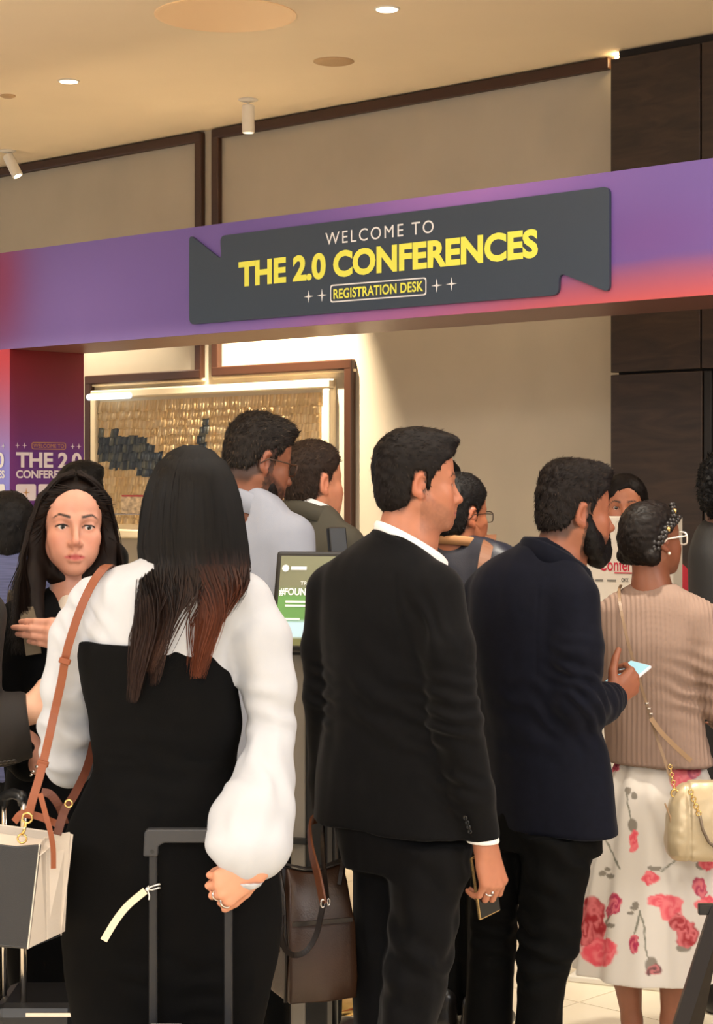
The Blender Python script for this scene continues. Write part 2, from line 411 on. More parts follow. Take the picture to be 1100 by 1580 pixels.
# print on the jamb and the post: lettering lies in planes u=const / v=const
M_dim = mat('pale_print', (226, 214, 220), 0.5)
Rj = Matrix.Translation((UL+0.004, 0, 0)) @ Matrix.Rotation(math.pi/2, 4, 'Z')
def jz(py, x=72): # height on the jamb seen at pixel row, mid-depth
    v = 0.2; u = UL; Z = AZ-u*ST+v*CT; return CAMH+(HOR-py)/FPX*Z
def jtext(txt, m, a, b, y1, y0, bold, sp=1.0): return lettering(txt, m, arch, a, b, jz(y1), jz(y0), 0.0, bold, sp, M=Rj)
jtext('THE 2.0', M_dim, 0.030, 0.385, 722, 698, 0.034, 0.98)
jtext('CONFERENCES', M_dim, 0.030, 0.385, 738, 725.5, 0.03, 0.98)
jtext('WELCOME TO', mat('gold_print', (190, 140, 84), 0.5), 0.122, 0.288, 691, 685, 0.0, 1.05)
ob = outline([(0.112, jz(693.5)), (0.112, jz(682.5)), (0.298, jz(682.5)), (0.298, jz(693.5))], 0.003, 0, 0.0).build('outline', MATS['gold_print'], arch); ob.matrix_local = Rj
for a in (0.038, 0.075, 0.335, 0.37):
    st = MB().prism(star(a, jz(688), 0.013, 0.012, 0), -0.001, 0.001).build('star', M_dim, arch); st.matrix_local = Rj
for k, (a, b) in enumerate(((0.030, 0.135), (0.148, 0.255), (0.268, 0.375))):
    q = MB().prism(rnd([(a, jz(772)), (a, jz(747)), (b, jz(747)), (b, jz(772))], 0.012), -0.001, 0.001).build('logo_tile', M_dim, arch); q.matrix_local = Rj
    q = MB().prism(star((a+b)/2, jz(760), 0.02, 0.02, 0), -0.002, 0.0025).build('logo_mark', MATS['gold_print'], arch); q.matrix_local = Rj
def pz(py): Z = AZ-UL*ST; return CAMH+(HOR-py)/FPX*Z
lettering('THE 2.0', M_wht, arch, UL-0.40, UL-0.035, pz(722), pz(698), -0.004, 0.034)
lettering('CONFERENCES', M_wht, arch, UL-0.40, UL-0.03, pz(738), pz(725.5), -0.004, 0.03)
for a in (0.04, 0.075):
    MB().prism(star(UL-a, pz(688), 0.013, 0.012, 0), -0.005, -0.003).build('star', M_wht, arch)
MB().prism(rnd([(UL-0.14, pz(772)), (UL-0.14, pz(747)), (UL-0.03, pz(747)), (UL-0.03, pz(772))], 0.012), -0.005, -0.003).build('logo_tile', M_wht, arch)

# ------------------------------------------------------------------ framed relief artwork on the wall
art = hall('framed_artwork'); tag(art, 'framed relief artwork of cream and slate blue paper flaps on the wall', 'artwork')
a0, z1 = wp(150, 600, WV); a1, _ = wp(519, 585, WV); _, z0 = wp(172, 829, WV)
z1 = wp(335, 594, WV)[1]
M_mat = mat('mat_board', (236, 222, 192), 0.6); M_linen = mat('art_ground', (216, 184, 134), 0.7, var=0.06, vscale=40)
fw = 0.045
MB().box((a0, WV-0.02, z0), (a1, WV-0.002, z1)).build('mat_board', M_mat, art)
for (x0, y0, x1, y1) in ((a0, z1-fw, a1, z1), (a0, z0, a1, z0+fw), (a0, z0+fw, a0+fw, z1-fw), (a1-fw, z0+fw, a1, z1-fw)):
    MB().box((x0, WV-0.05, y0), (x1, WV-0.002, y1), 0.008).build('frame_bar', M_cream, art)
pu0 = wp(159, 0, WV)[0]; pu1 = wp(500, 0, WV)[0]; pz1 = wp(340, 613, WV)[1]; pz0 = z0+0.075
MB().box((pu0, WV-0.024, pz0), (pu1, WV-0.019, pz1)).build('paper_ground', M_linen, art)
rg = random.Random(5); V = []; F = []; C = []
rows = 15; rh = (pz1-pz0)/rows
cream = [(232, 202, 154), (226, 194, 144), (238, 212, 168)]; slate = [(88, 98, 108), (70, 80, 92), (112, 116, 112)]
for r in range(rows):
    zt_ = pz1-r*rh; uu = pu0
    while uu < pu1-0.005:
        wd = min(rg.uniform(0.016, 0.03), pu1-uu); s = (uu-pu0)/(pu1-pu0); t = r/rows
        hgt = rh*(1.25+rg.uniform(-0.12, 0.22)) if r < rows-1 else rh
        blue = (0.05+0.03*math.sin(s*40) < t-0.13 < 0.42-abs(s-0.22)*0.5 and s < 0.16+0.35*t and t > 0.18+s*0.5-0.03) or (abs(s-0.47-0.03*(0.5-t)*3) < 0.018 and 0.08 < t < 0.36)
        c = lin(rg.choice(slate if blue else cream)); d = 0.004+0.009*rg.random()
        b = len(V); zb = max(zt_-hgt, pz0)
        V += [(uu, WV-0.026, zt_), (uu+wd, WV-0.026, zt_), (uu+wd, WV-0.028-d, zb), (uu, WV-0.028-d, zb+rg.uniform(-.004, .004)),
              (uu, WV-0.0255, zt_), (uu+wd, WV-0.0255, zt_), (uu+wd, WV-0.0255, zb), (uu, WV-0.0255, zb)]
        F += [(b, b+1, b+2, b+3), (b+3, b+2, b+6, b+7), (b, b+3, b+7, b+4), (b+1, b+5, b+6, b+2)]; C += [c]*8
        uu += wd
me = mesh_np('paper_flaps', V, [np.array(F)], np.array(C)); tag(link('paper_flaps', me, mat('paper_flap', (220, 190, 140), 0.75, attr=True), art), kind='stuff')
# glowing bar standing in for a bluish streak across the frame edge
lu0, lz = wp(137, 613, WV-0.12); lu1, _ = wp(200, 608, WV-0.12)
lb = hall('glow_bar'); tag(lb, 'short bluish white glowing bar at the top left of the artwork', 'light')
MB().tube([(lu0, WV-0.12, lz), (lu1, WV-0.12, lz)], 0.017, 12).build('tube', mat('cool_glow', (225, 240, 255), 0.4, emit=(215, 236, 255), estr=1.3), lb, True)
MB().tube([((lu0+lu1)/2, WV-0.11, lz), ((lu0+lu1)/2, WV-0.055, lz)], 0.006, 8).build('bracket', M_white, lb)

# ------------------------------------------------------------------ ceiling fittings
def cpos(px, py):  # point of the ceiling seen at a pixel
    Z = (CEIL-CAMH)*FPX/(HOR-py); return ((px-550)/FPX*Z, Z, CEIL)
M_lamp = mat('lamp_glow', (255, 245, 225), 0.4, emit=(255, 240, 214), estr=9)
for (px, py, dia, lab) in ((597, 13, 0.078, 'small round recessed downlight nearest the top edge of the picture'), (106, 124.5, 0.076, 'small round recessed downlight above the left of the arch')):
    p = cpos(px, py); d = empty('recessed_downlight', p); tag(d, lab, 'downlight', 'recessed downlights')
    MB().lathe([(dia*0.62, 0.0), (dia*0.62, -0.004), (dia*0.5, -0.006), (dia*0.5, 0.0)], 28).build('trim_ring', M_white, d, True)
    MB().lathe([(dia*0.5, -0.001), (dia*0.5, -0.007), (dia*0.3, -0.008)], 28).build('lens', M_lamp, d)
    spot('downlight_beam', (p[0], p[1], p[2]-0.02), (p[0], p[1], 0), 26, (1, 0.86, 0.66), 95, 0.8, 0.03)
p = cpos(348, 23); d = empty('ceiling_disc', p); tag(d, 'large round glowing peach disc set into the ceiling', 'ceiling light')
MB().lathe([(0.268, 0.0), (0.268, -0.004), (0.255, -0.006), (0.0005, -0.006)], 64).build('diffuser', mat('peach_diffuser', (238, 200, 152), 0.5, emit=(246, 200, 146), estr=0.12), d)
p = cpos(515, 94.5); d = empty('ceiling_speaker', p); tag(d, 'flat round speaker grille in the ceiling', 'speaker')
M_gril = mat('speaker_grille', (196, 164, 124), 0.7, bump=0.6, bscale=900)
MB().lathe([(0.08, 0.0), (0.08, -0.004), (0.074, -0.007), (0.0005, -0.008)], 40).build('grille', M_gril, d)
MB().lathe([(0.086, 0.0), (0.086, -0.003), (0.079, -0.004), (0.079, 0)], 40).build('rim', mat('speaker_rim', (188, 156, 116), 0.6), d)
p = cpos(12, 147); d = empty('smoke_detector', p); tag(d, 'tiny flat sensor on the ceiling at the left edge', 'sensor')
MB().lathe([(0.035, 0.0), (0.035, -0.006), (0.02, -0.012), (0.0005, -0.013)], 24).build('cover', M_gril, d)
def track_spot(px, py, tilt, aim, power, ang, lab):
    p = Vector(cpos(px, py)); d = empty('cylinder_spotlight', p); tag(d, lab, 'spotlight', 'white cylinder spotlights')
    MB().lathe([(0.045, 0.0), (0.045, -0.006), (0.03, -0.012), (0.006, -0.014), (0.006, -0.035)], 24).build('mount', M_white, d, True)
    h = MB().lathe([(0.027, 0.0), (0.029, -0.006), (0.029, -0.125), (0.024, -0.128), (0.022, -0.118), (0.0005, -0.117)], 28).build('housing', M_white, d, False)
    g = MB().lathe([(0.021, -0.1185), (0.0005, -0.119)], 20).build('bulb', M_lamp, h)
    a = (Vector(aim)-(p+Vector((0, 0, -0.035)))).normalized()
    q = a.to_track_quat('-Z', 'Y') if tilt else Matrix.Identity(3).to_quaternion()
    h.rotation_mode = 'QUATERNION'; h.rotation_quaternion = q; h.location = (0, 0, -0.028)
    s = p+Vector((0, 0, -0.03))+q @ Vector((0, 0, -0.155))
    spot('art_beam', s, aim, power, (1, 0.83, 0.6), ang, 0.7, 0.02)
au = wp(430, 690, WV); aimp = w2(au[0], WV); track_spot(383, 153, False, (aimp[0], aimp[1], au[1]), 900, 66, 'white cylinder spotlight hanging straight down above the artwork')
au = wp(230, 690, WV); aimp = w2(au[0], WV); track_spot(12, 232, True, (aimp[0], aimp[1], au[1]), 300, 50, 'white cylinder spotlight tilted, at the left edge')
# ------------------------------------------------------------------ figure modelling: distance fields meshed with surface nets
def hsh(ix, iy, iz):
    n = (ix.astype(np.int64)*73856093) ^ (iy.astype(np.int64)*19349663) ^ (iz.astype(np.int64)*83492791)
    n = (n ^ (n >> 13)) * 1274126177
    return ((n & 0xffff).astype('f4')/32767.5)-1.0
def vnoise(P):
    """smooth value noise -1..1, P (n,3)"""
    P = np.asarray(P, 'f4'); I = np.floor(P); f = P-I; I = I.astype(np.int64); f = f*f*(3-2*f)
    out = 0
    for dx in (0, 1):
        wx = f[:, 0] if dx else 1-f[:, 0]
        for dy in (0, 1):
            wy = f[:, 1] if dy else 1-f[:, 1]
            for dz in (0, 1):
                wz = f[:, 2] if dz else 1-f[:, 2]
                out = out + wx*wy*wz*hsh(I[:, 0]+dx, I[:, 1]+dy, I[:, 2]+dz)
    return out
def fbm(P, sc, oct=2, seed=0.0):
    P = np.asarray(P, 'f4')*np.asarray(sc, 'f4')+seed; o = 0; a = 1.0
    for i in range(oct): o = o+a*vnoise(P*(2.03**i)+i*17.3); a *= 0.5
    return o
def rotz(a): c, s = math.cos(a), math.sin(a); return np.array([[c, -s, 0], [s, c, 0], [0, 0, 1]])
def rotx(a): c, s = math.cos(a), math.sin(a); return np.array([[1, 0, 0], [0, c, -s], [0, s, c]])
def roty(a): c, s = math.cos(a), math.sin(a); return np.array([[c, 0, s], [0, 1, 0], [-s, 0, c]])
class Frame:
    """local frame: columns of R are right, forward, up"""
    def __init__(s, o, R=None, sc=1.0): s.o = np.array(o, float); s.R = np.eye(3) if R is None else R; s.sc = sc
    def w(s, p): return s.o + s.R @ (np.array(p, float)*s.sc)
    def loc(s, V): return ((np.asarray(V)-s.o) @ s.R)/s.sc
ID = Frame((0, 0, 0))
def head_frame(o, yaw, pitch=0, roll=0, sc=1.0):
    """yaw 0 looks away from the camera, negative turns to the picture's right; pitch<0 looks down"""
    return Frame(o, rotz(math.radians(yaw)) @ rotx(math.radians(pitch)) @ roty(math.radians(roll)), sc)
class Field:
    CAP = 0.06
    def __init__(s, lo, hi, h):
        s.h = h; s.lo = np.array(lo, float); n = np.ceil((np.array(hi, float)-s.lo)/h).astype(int)+1
        s.n = n; s.ax = [(s.lo[i]+h*np.arange(n[i])).astype('f4') for i in range(3)]
        s.D = np.full(n, s.CAP, 'f4')
    def _sl(s, lo, hi):
        a = np.maximum(np.floor((np.array(lo)-s.lo)/s.h).astype(int), 0); b = np.minimum(np.ceil((np.array(hi)-s.lo)/s.h).astype(int)+1, s.n)
        if (b-a).min() <= 0: return None
        sl = tuple(slice(a[i], b[i]) for i in range(3))
        X = s.ax[0][sl[0]][:, None, None]; Y = s.ax[1][sl[1]][None, :, None]; Z = s.ax[2][sl[2]][None, None, :]
        return sl, X, Y, Z
    def _mix(s, sl, d, k, op):
        D = s.D[sl]
        if op == 'sub':
            d = -d; hh = np.maximum(k-np.abs(D-d), 0)/k; s.D[sl] = np.maximum(D, d)+hh*hh*k*0.25
        else:
            hh = np.maximum(k-np.abs(D-d), 0)/k; s.D[sl] = np.minimum(np.minimum(D, d)-hh*hh*k*0.25, s.CAP)
    def cone(s, a, b, ra, rb, k=0.01, fr=ID, op='add', flat=None):
        """rounded cone; flat=(axis vector, factor) squeezes the section along an axis"""
        a = fr.w(a); b = fr.w(b); ra *= fr.sc; rb *= fr.sc; m = max(ra, rb)+k+2*s.h
        if flat: m = max(ra, rb)*max(1.0, 1/flat[1])+k+2*s.h
        q = s._sl(np.minimum(a, b)-m, np.maximum(a, b)+m)
        if q is None: return s
        sl, X, Y, Z = q; ba = (b-a).astype('f4'); L = max(float(ba @ ba), 1e-9)
        px, py, pz = X-np.float32(a[0]), Y-np.float32(a[1]), Z-np.float32(a[2])
        t = np.clip((px*ba[0]+py*ba[1]+pz*ba[2])/np.float32(L), 0, 1)
        px = px-t*ba[0]; py = py-t*ba[1]; pz = pz-t*ba[2]; q2 = px*px+py*py+pz*pz
        if flat:
            ax = fr.R @ np.array(flat[0], float); ax = (ax/np.linalg.norm(ax)).astype('f4'); al = px*ax[0]+py*ax[1]+pz*ax[2]
            q2 = q2+al*al*np.float32(flat[1]**2-1)
        s._mix(sl, np.sqrt(np.maximum(q2, 1e-12))-(ra+(rb-ra)*t), k, op); return s
    def chain(s, pts, rs, k=0.01, fr=ID, flat=None):
        for i in range(len(pts)-1): s.cone(pts[i], pts[i+1], rs[i], rs[i+1], k, fr, flat=flat)
        return s
    def ell(s, c, r, k=0.01, fr=ID, R=None, op='add'):
        c = fr.w(c); r = np.array(r, float)*fr.sc; m = r.max()+k+2*s.h; q = s._sl(c-m, c+m)
        if q is None: return s
        sl, X, Y, Z = q; RR = fr.R if R is None else fr.R @ R
        px, py, pz = X-np.float32(c[0]), Y-np.float32(c[1]), Z-np.float32(c[2]); RR = RR.astype('f4'); r = r.astype('f4')
        u = (px*RR[0, 0]+py*RR[1, 0]+pz*RR[2, 0]); v = (px*RR[0, 1]+py*RR[1, 1]+pz*RR[2, 1]); w_ = (px*RR[0, 2]+py*RR[1, 2]+pz*RR[2, 2])
        k0 = np.sqrt((u/r[0])**2+(v/r[1])**2+(w_/r[2])**2); k1 = np.sqrt((u/r[0]**2)**2+(v/r[1]**2)**2+(w_/r[2]**2)**2)
        s._mix(sl, k0*(k0-1)/np.maximum(k1, 1e-6), k, op); return s
    def loft(s, rings, k=0.02, shear=0.0, ends=0.0, op='add', ripple=None):
        """vertical loft, rings (z, cx, cy, rx, ry, n) sorted by falling z; smooth interpolation"""
        A = np.array(sorted([tuple(r)+(2.3,)*(6-len(r)) for r in rings]), float); z = A[:, 0]
        mx = (np.abs(A[:, 1])+A[:, 3]).max()+0.08
        lo = (min((A[:, 1]-A[:, 3]).min(), 0)-k-0.05, (A[:, 2]-A[:, 4]).min()-k-0.12, z[0]-k-2*s.h); hi = ((A[:, 1]+A[:, 3]).max()+k+0.05, (A[:, 2]+A[:, 4]).max()+k+0.12, z[-1]+k+2*s.h)
        q = s._sl(lo, hi)
        if q is None: return s
        sl, X, Y, Z = q; zz = Z[0, 0, :]
        def itp(col):
            y = A[:, col]; dz = np.diff(z); sl_ = np.diff(y)/np.maximum(dz, 1e-6); m = np.zeros(len(z))
            m[0] = sl_[0]; m[-1] = sl_[-1]
            for i in range(1, len(z)-1):
                m[i] = 0 if sl_[i-1]*sl_[i] <= 0 else 2*sl_[i-1]*sl_[i]/(sl_[i-1]+sl_[i])
            i = np.clip(np.searchsorted(z, zz)-1, 0, len(z)-2); hh = dz[i]; t = np.clip((zz-z[i])/hh, 0, 1)
            return ((2*t**3-3*t**2+1)*y[i]+(t**3-2*t**2+t)*hh*m[i]+(-2*t**3+3*t**2)*y[i+1]+(t**3-t**2)*hh*m[i+1]).astype('f4')[None, None, :]
        cx, cy, rx, ry, n = (itp(c) for c in range(1, 6)); rx = np.maximum(rx, 0.004); ry = np.maximum(ry, 0.004)
        u = (X-cx); v = (Y-cy-shear*u)
        if ripple is not None:
            ang = np.arctan2(v/ry, u/rx); g = ripple(ang, Z); rx = rx*g; ry = ry*g
        d = ((np.abs(u/rx)**n+np.abs(v/ry)**n)**(1/n)-1)*np.minimum(rx, ry)
        d = np.maximum(d, np.maximum(Z-np.float32(z[-1]-ends), np.float32(z[0]+ends)-Z))
        s._mix(sl, d.astype('f4'), k, op); return s
    def cut(s, fn, fr=ID, soft=0.0):
        """keep where fn(local x,y,z) < 0"""
        X = s.ax[0][:, None, None]-np.float32(fr.o[0]); Y = s.ax[1][None, :, None]-np.float32(fr.o[1]); Z = s.ax[2][None, None, :]-np.float32(fr.o[2])
        R = (fr.R/fr.sc).astype('f4')
        d = fn(X*R[0, 0]+Y*R[1, 0]+Z*R[2, 0], X*R[0, 1]+Y*R[1, 1]+Z*R[2, 1], X*R[0, 2]+Y*R[1, 2]+Z*R[2, 2])*np.float32(fr.sc)
        if soft:
            hh = np.maximum(soft-np.abs(s.D-d), 0)/soft; s.D = np.maximum(s.D, d)+hh*hh*soft*0.25
        else: s.D = np.maximum(s.D, d)
        return s
    def nets(s):
        D = s.D; S = D < 0
        S[0] = S[-1] = False; S[:, 0] = S[:, -1] = False; S[:, :, 0] = S[:, :, -1] = False
        c = np.zeros(tuple(x-1 for x in D.shape), 'u1')
        offs = [(i, j, k) for i in (0, 1) for j in (0, 1) for k in (0, 1)]
        sl = lambda o, n: slice(o, n-1+o)
        for o in offs: c += S[sl(o[0], D.shape[0]), sl(o[1], D.shape[1]), sl(o[2], D.shape[2])]
        act = (c > 0) & (c < 8); idx = np.argwhere(act); N = len(idx)
        if N == 0: return np.zeros((0, 3)), np.zeros((0, 4), int)
        gid = np.full(act.shape, -1, 'i4'); gid[act] = np.arange(N)
        pos = np.zeros((N, 3)); cnt = np.zeros(N)
        val = {o: D[idx[:, 0]+o[0], idx[:, 1]+o[1], idx[:, 2]+o[2]] for o in offs}
        for a in offs:
            for ax in range(3):
                if a[ax]: continue
                b = list(a); b[ax] = 1; b = tuple(b); da, db = val[a], val[b]; m = (da < 0) != (db < 0)
                t = np.where(m, da/np.where(m, da-db, 1), 0); p = np.tile(np.array(a, float), (N, 1)); p[:, ax] += t
                pos += p*m[:, None]; cnt += m
        V = s.lo+(idx+pos/np.maximum(cnt, 1)[:, None])*s.h
        Q = []
        for ax in range(3):
            A = [slice(None)]*3; B = [slice(None)]*3; A[ax] = slice(0, -1); B[ax] = slice(1, None)
            x = S[tuple(A)] != S[tuple(B)]; e = np.argwhere(x)
            u, v = (ax+1) % 3, (ax+2) % 3
            e = e[(e[:, u] > 0) & (e[:, v] > 0) & (e[:, u] < act.shape[u]) & (e[:, v] < act.shape[v])]
            def g(du, dv):
                q = e.copy(); q[:, u] += du; q[:, v] += dv; return gid[q[:, 0], q[:, 1], q[:, 2]]
            quad = np.stack([g(-1, -1), g(0, -1), g(0, 0), g(-1, 0)], 1); ins = S[e[:, 0], e[:, 1], e[:, 2]]
            quad[~ins] = quad[~ins][:, ::-1]; Q.append(quad)
        Q = np.concatenate(Q); Q = Q[(Q >= 0).all(1)]
        return V, Q
def normals(V, Q):
    n = np.cross(V[Q[:, 2]]-V[Q[:, 0]], V[Q[:, 3]]-V[Q[:, 1]]); N = np.zeros_like(V)
    for k in range(4):
        for c in range(3): N[:, c] += np.bincount(Q[:, k], n[:, c], len(V))
    return N/np.maximum(np.linalg.norm(N, axis=1), 1e-9)[:, None]
def relax(V, Q, it=1, lam=0.5):
    E = np.concatenate([Q[:, [0, 1]], Q[:, [1, 2]], Q[:, [2, 3]], Q[:, [3, 0]]]); E = np.concatenate([E, E[:, ::-1]])
    deg = np.maximum(np.bincount(E[:, 0], minlength=len(V)), 1)
    for _ in range(it):
        M = np.stack([np.bincount(E[:, 0], V[E[:, 1], c], len(V)) for c in range(3)], 1)/deg[:, None]
        V = V+lam*(M-V)
    return V

# ------------------------------------------------------------------ person: everything laid out relative to the place where it stands
class Person:
    def __init__(s, px, scale, label, floor=0.0):
        s.s = scale; s.d = FPX/scale; s.X = (px-550)/FPX*s.d
        s.root = empty('person', (s.X, s.d, 0)); tag(s.root, label, 'person', 'people queueing at the registration desk')
    def p(s, px, py, dy=0.0):
        D = s.d+dy; return np.array(((px-550)/FPX*D-s.X, dy, CAMH-(py-HOR)/FPX*D))
    def ring(s, py, xl, xr, ry, dy=0.0, n=2.3):
        a = s.p(xl, py, dy); b = s.p(xr, py, dy); return (a[2], (a[0]+b[0])/2, dy, (b[0]-a[0])/2, ry, n)
    def field(s, x0, y0, x1, y1, dlo, dhi, h):
        """pixel box and depth range"""
        a = s.p(x0, y1, 0); b = s.p(x1, y0, 0); return Field((a[0], dlo, a[2]), (b[0], dhi, b[2]), h)
    def part(s, name, F, m, disp=None, paint=None, it=1, label=None, keep=None):
        V, Q = F.nets() if isinstance(F, Field) else F
        if it: V = relax(V, Q, it)
        if disp is not None:
            N = normals(V, Q); V = V+N*disp(V, N)[:, None]
        C = None
        if paint is not None: C = paint(V)
        o = link(name, mesh_np(name, V, [Q], C), m, s.root, True)
        if label: o['label'] = label
        return o
def folds(seed, amp=0.004, sc=(14, 14, 5), extra=(), fine=0.0, grooves=()):
    """cloth relief: soft hanging folds, local creases (centre, radius, axis, spacing, amp), sewn grooves ((a,b,width,depth))"""
    def f(V, N):
        d = amp*fbm(V, sc, 2, seed)
        if fine: d = d+fine*fbm(V, (45, 45, 30), 2, seed+9)
        for c, r, ax, sp, am in extra:
            ax = np.array(ax, float); ax /= np.linalg.norm(ax); q = V-np.array(c); w_ = np.exp(-(q*q).sum(1)/(r*r))
            ph = (q @ ax)/sp*2*math.pi+2.2*fbm(V, (16, 16, 16), 1, seed+3)
            d = d+am*w_*np.sin(ph)
        for a, b, wd, dp in grooves:
            a = np.array(a); b = np.array(b); ba = b-a; t = np.clip(((V-a) @ ba)/(ba @ ba), 0, 1); q = np.linalg.norm(V-a-t[:, None]*ba, axis=1)
            d = d-dp*np.exp(-(q/wd)**2)
        return d
    return f

def build_head(F, fr, fem=0.0, lids=True, nose=1.0, ears=True, jaw=1.0, neck=None, neck_r=(0.055, 0.06)):
    m = 1-fem
    F.ell((0, -0.018, 0.033), (0.074, 0.09, 0.085), 0.02, fr)
    F.ell((0, 0.028, 0.042), (0.062, 0.056, 0.062), 0.03, fr)
    F.ell((0, 0.03, -0.035), (0.0575-0.002*fem, 0.056, 0.068), 0.03, fr)
    for sx in (-1, 1):
        F.cone((sx*0.050*jaw, 0.0, -0.048), (sx*(0.018-0.004*fem), 0.068, -0.096), 0.021-0.003*fem, 0.017-0.002*fem, 0.025, fr)
        F.ell((sx*0.040, 0.056, -0.026), (0.022, 0.022, 0.022), 0.02, fr)
        F.ell((sx*0.030, 0.062, -0.055), (0.022, 0.02, 0.03), 0.02, fr)
    F.ell((0, 0.078-0.003*fem, -0.100), (0.019, 0.015, 0.015), 0.015, fr)
    F.ell((0, 0.072, -0.068), (0.031, 0.022, 0.03), 0.018, fr)
    b = 0.0835+0.0015*m
    F.chain([(-0.042, 0.064, 0.020), (-0.016, b-0.008, 0.017), (0.016, b-0.008, 0.017), (0.042, 0.064, 0.020)], [0.009, 0.010, 0.010, 0.009], 0.014, fr)
    for sx in (-1, 1):
        F.ell((sx*0.031, 0.092, -0.001), (0.019, 0.014, 0.0125), 0.012, fr, op='sub')
        if lids:
            F.ell((sx*0.031, 0.0695, -0.001), (0.0158, 0.0145, 0.0138), 0.005, fr)
            F.ell((sx*0.031, 0.086, -0.0022), (0.0134+0.0012*fem, 0.010, 0.0048+0.0004*fem), 0.002, fr, op='sub')
    F.cone((0, 0.083, 0.006), (0, 0.104, -0.034), 0.0075-0.0012*fem, 0.0105-0.002*fem, 0.010, fr)
    F.ell((0, 0.107-0.002*fem, -0.037), (0.0115-0.0018*fem, 0.0115-0.001*fem, 0.0105-0.0012*fem), 0.005, fr)
    for sx in (-1, 1): F.ell((sx*(0.0125-0.0012*fem), 0.095, -0.0415), (0.008-0.0014*fem, 0.0105-0.001*fem, 0.008-0.001*fem), 0.006, fr)
    for sx in (-1, 1): F.ell((sx*0.006, 0.103, -0.0495), (0.0035, 0.005, 0.004), 0.002, fr, op='sub')
    F.cone((0, 0.098, -0.048), (0, 0.097, -0.060), 0.006, 0.0065, 0.008, fr)
    F.chain([(-0.022, 0.0865, -0.0715), (-0.007, 0.0955, -0.067), (0, 0.0955, -0.068), (0.007, 0.0955, -0.067), (0.022, 0.0865, -0.0715)], [0.0035, 0.0058, 0.0052, 0.0058, 0.0035], 0.004, fr)
    F.chain([(-0.021, 0.086, -0.0735), (-0.008, 0.0935, -0.0785), (0.008, 0.0935, -0.0785), (0.021, 0.086, -0.0735)], [0.0035, 0.0068, 0.0068, 0.0035], 0.004, fr)
    F.cone((-0.021, 0.0945, -0.0725), (0.021, 0.0945, -0.0725), 0.0016, 0.0016, 0.004, fr, op='sub')
    if ears:
        for sx in (-1, 1):
            Re = rotz(sx*math.radians(-22)) @ rotx(math.radians(-12))
            F.ell((sx*0.0765, -0.015, -0.004), (0.0085, 0.018, 0.031), 0.004, fr, Re)
            F.ell((sx*0.0855, -0.009, -0.003), (0.0105, 0.0125, 0.0215), 0.003, fr, Re, op='sub')
            F.ell((sx*0.075, -0.002, -0.008), (0.006, 0.006, 0.009), 0.004, fr)
            F.ell((sx*0.076, -0.006, -0.033), (0.006, 0.009, 0.009), 0.005, fr)
    if neck is not None:
        F.cone(fr.w((0, -0.028, -0.05)), neck, neck_r[0]*fr.sc, neck_r[1], 0.03)
def srgb(c): return np.array(lin(c))
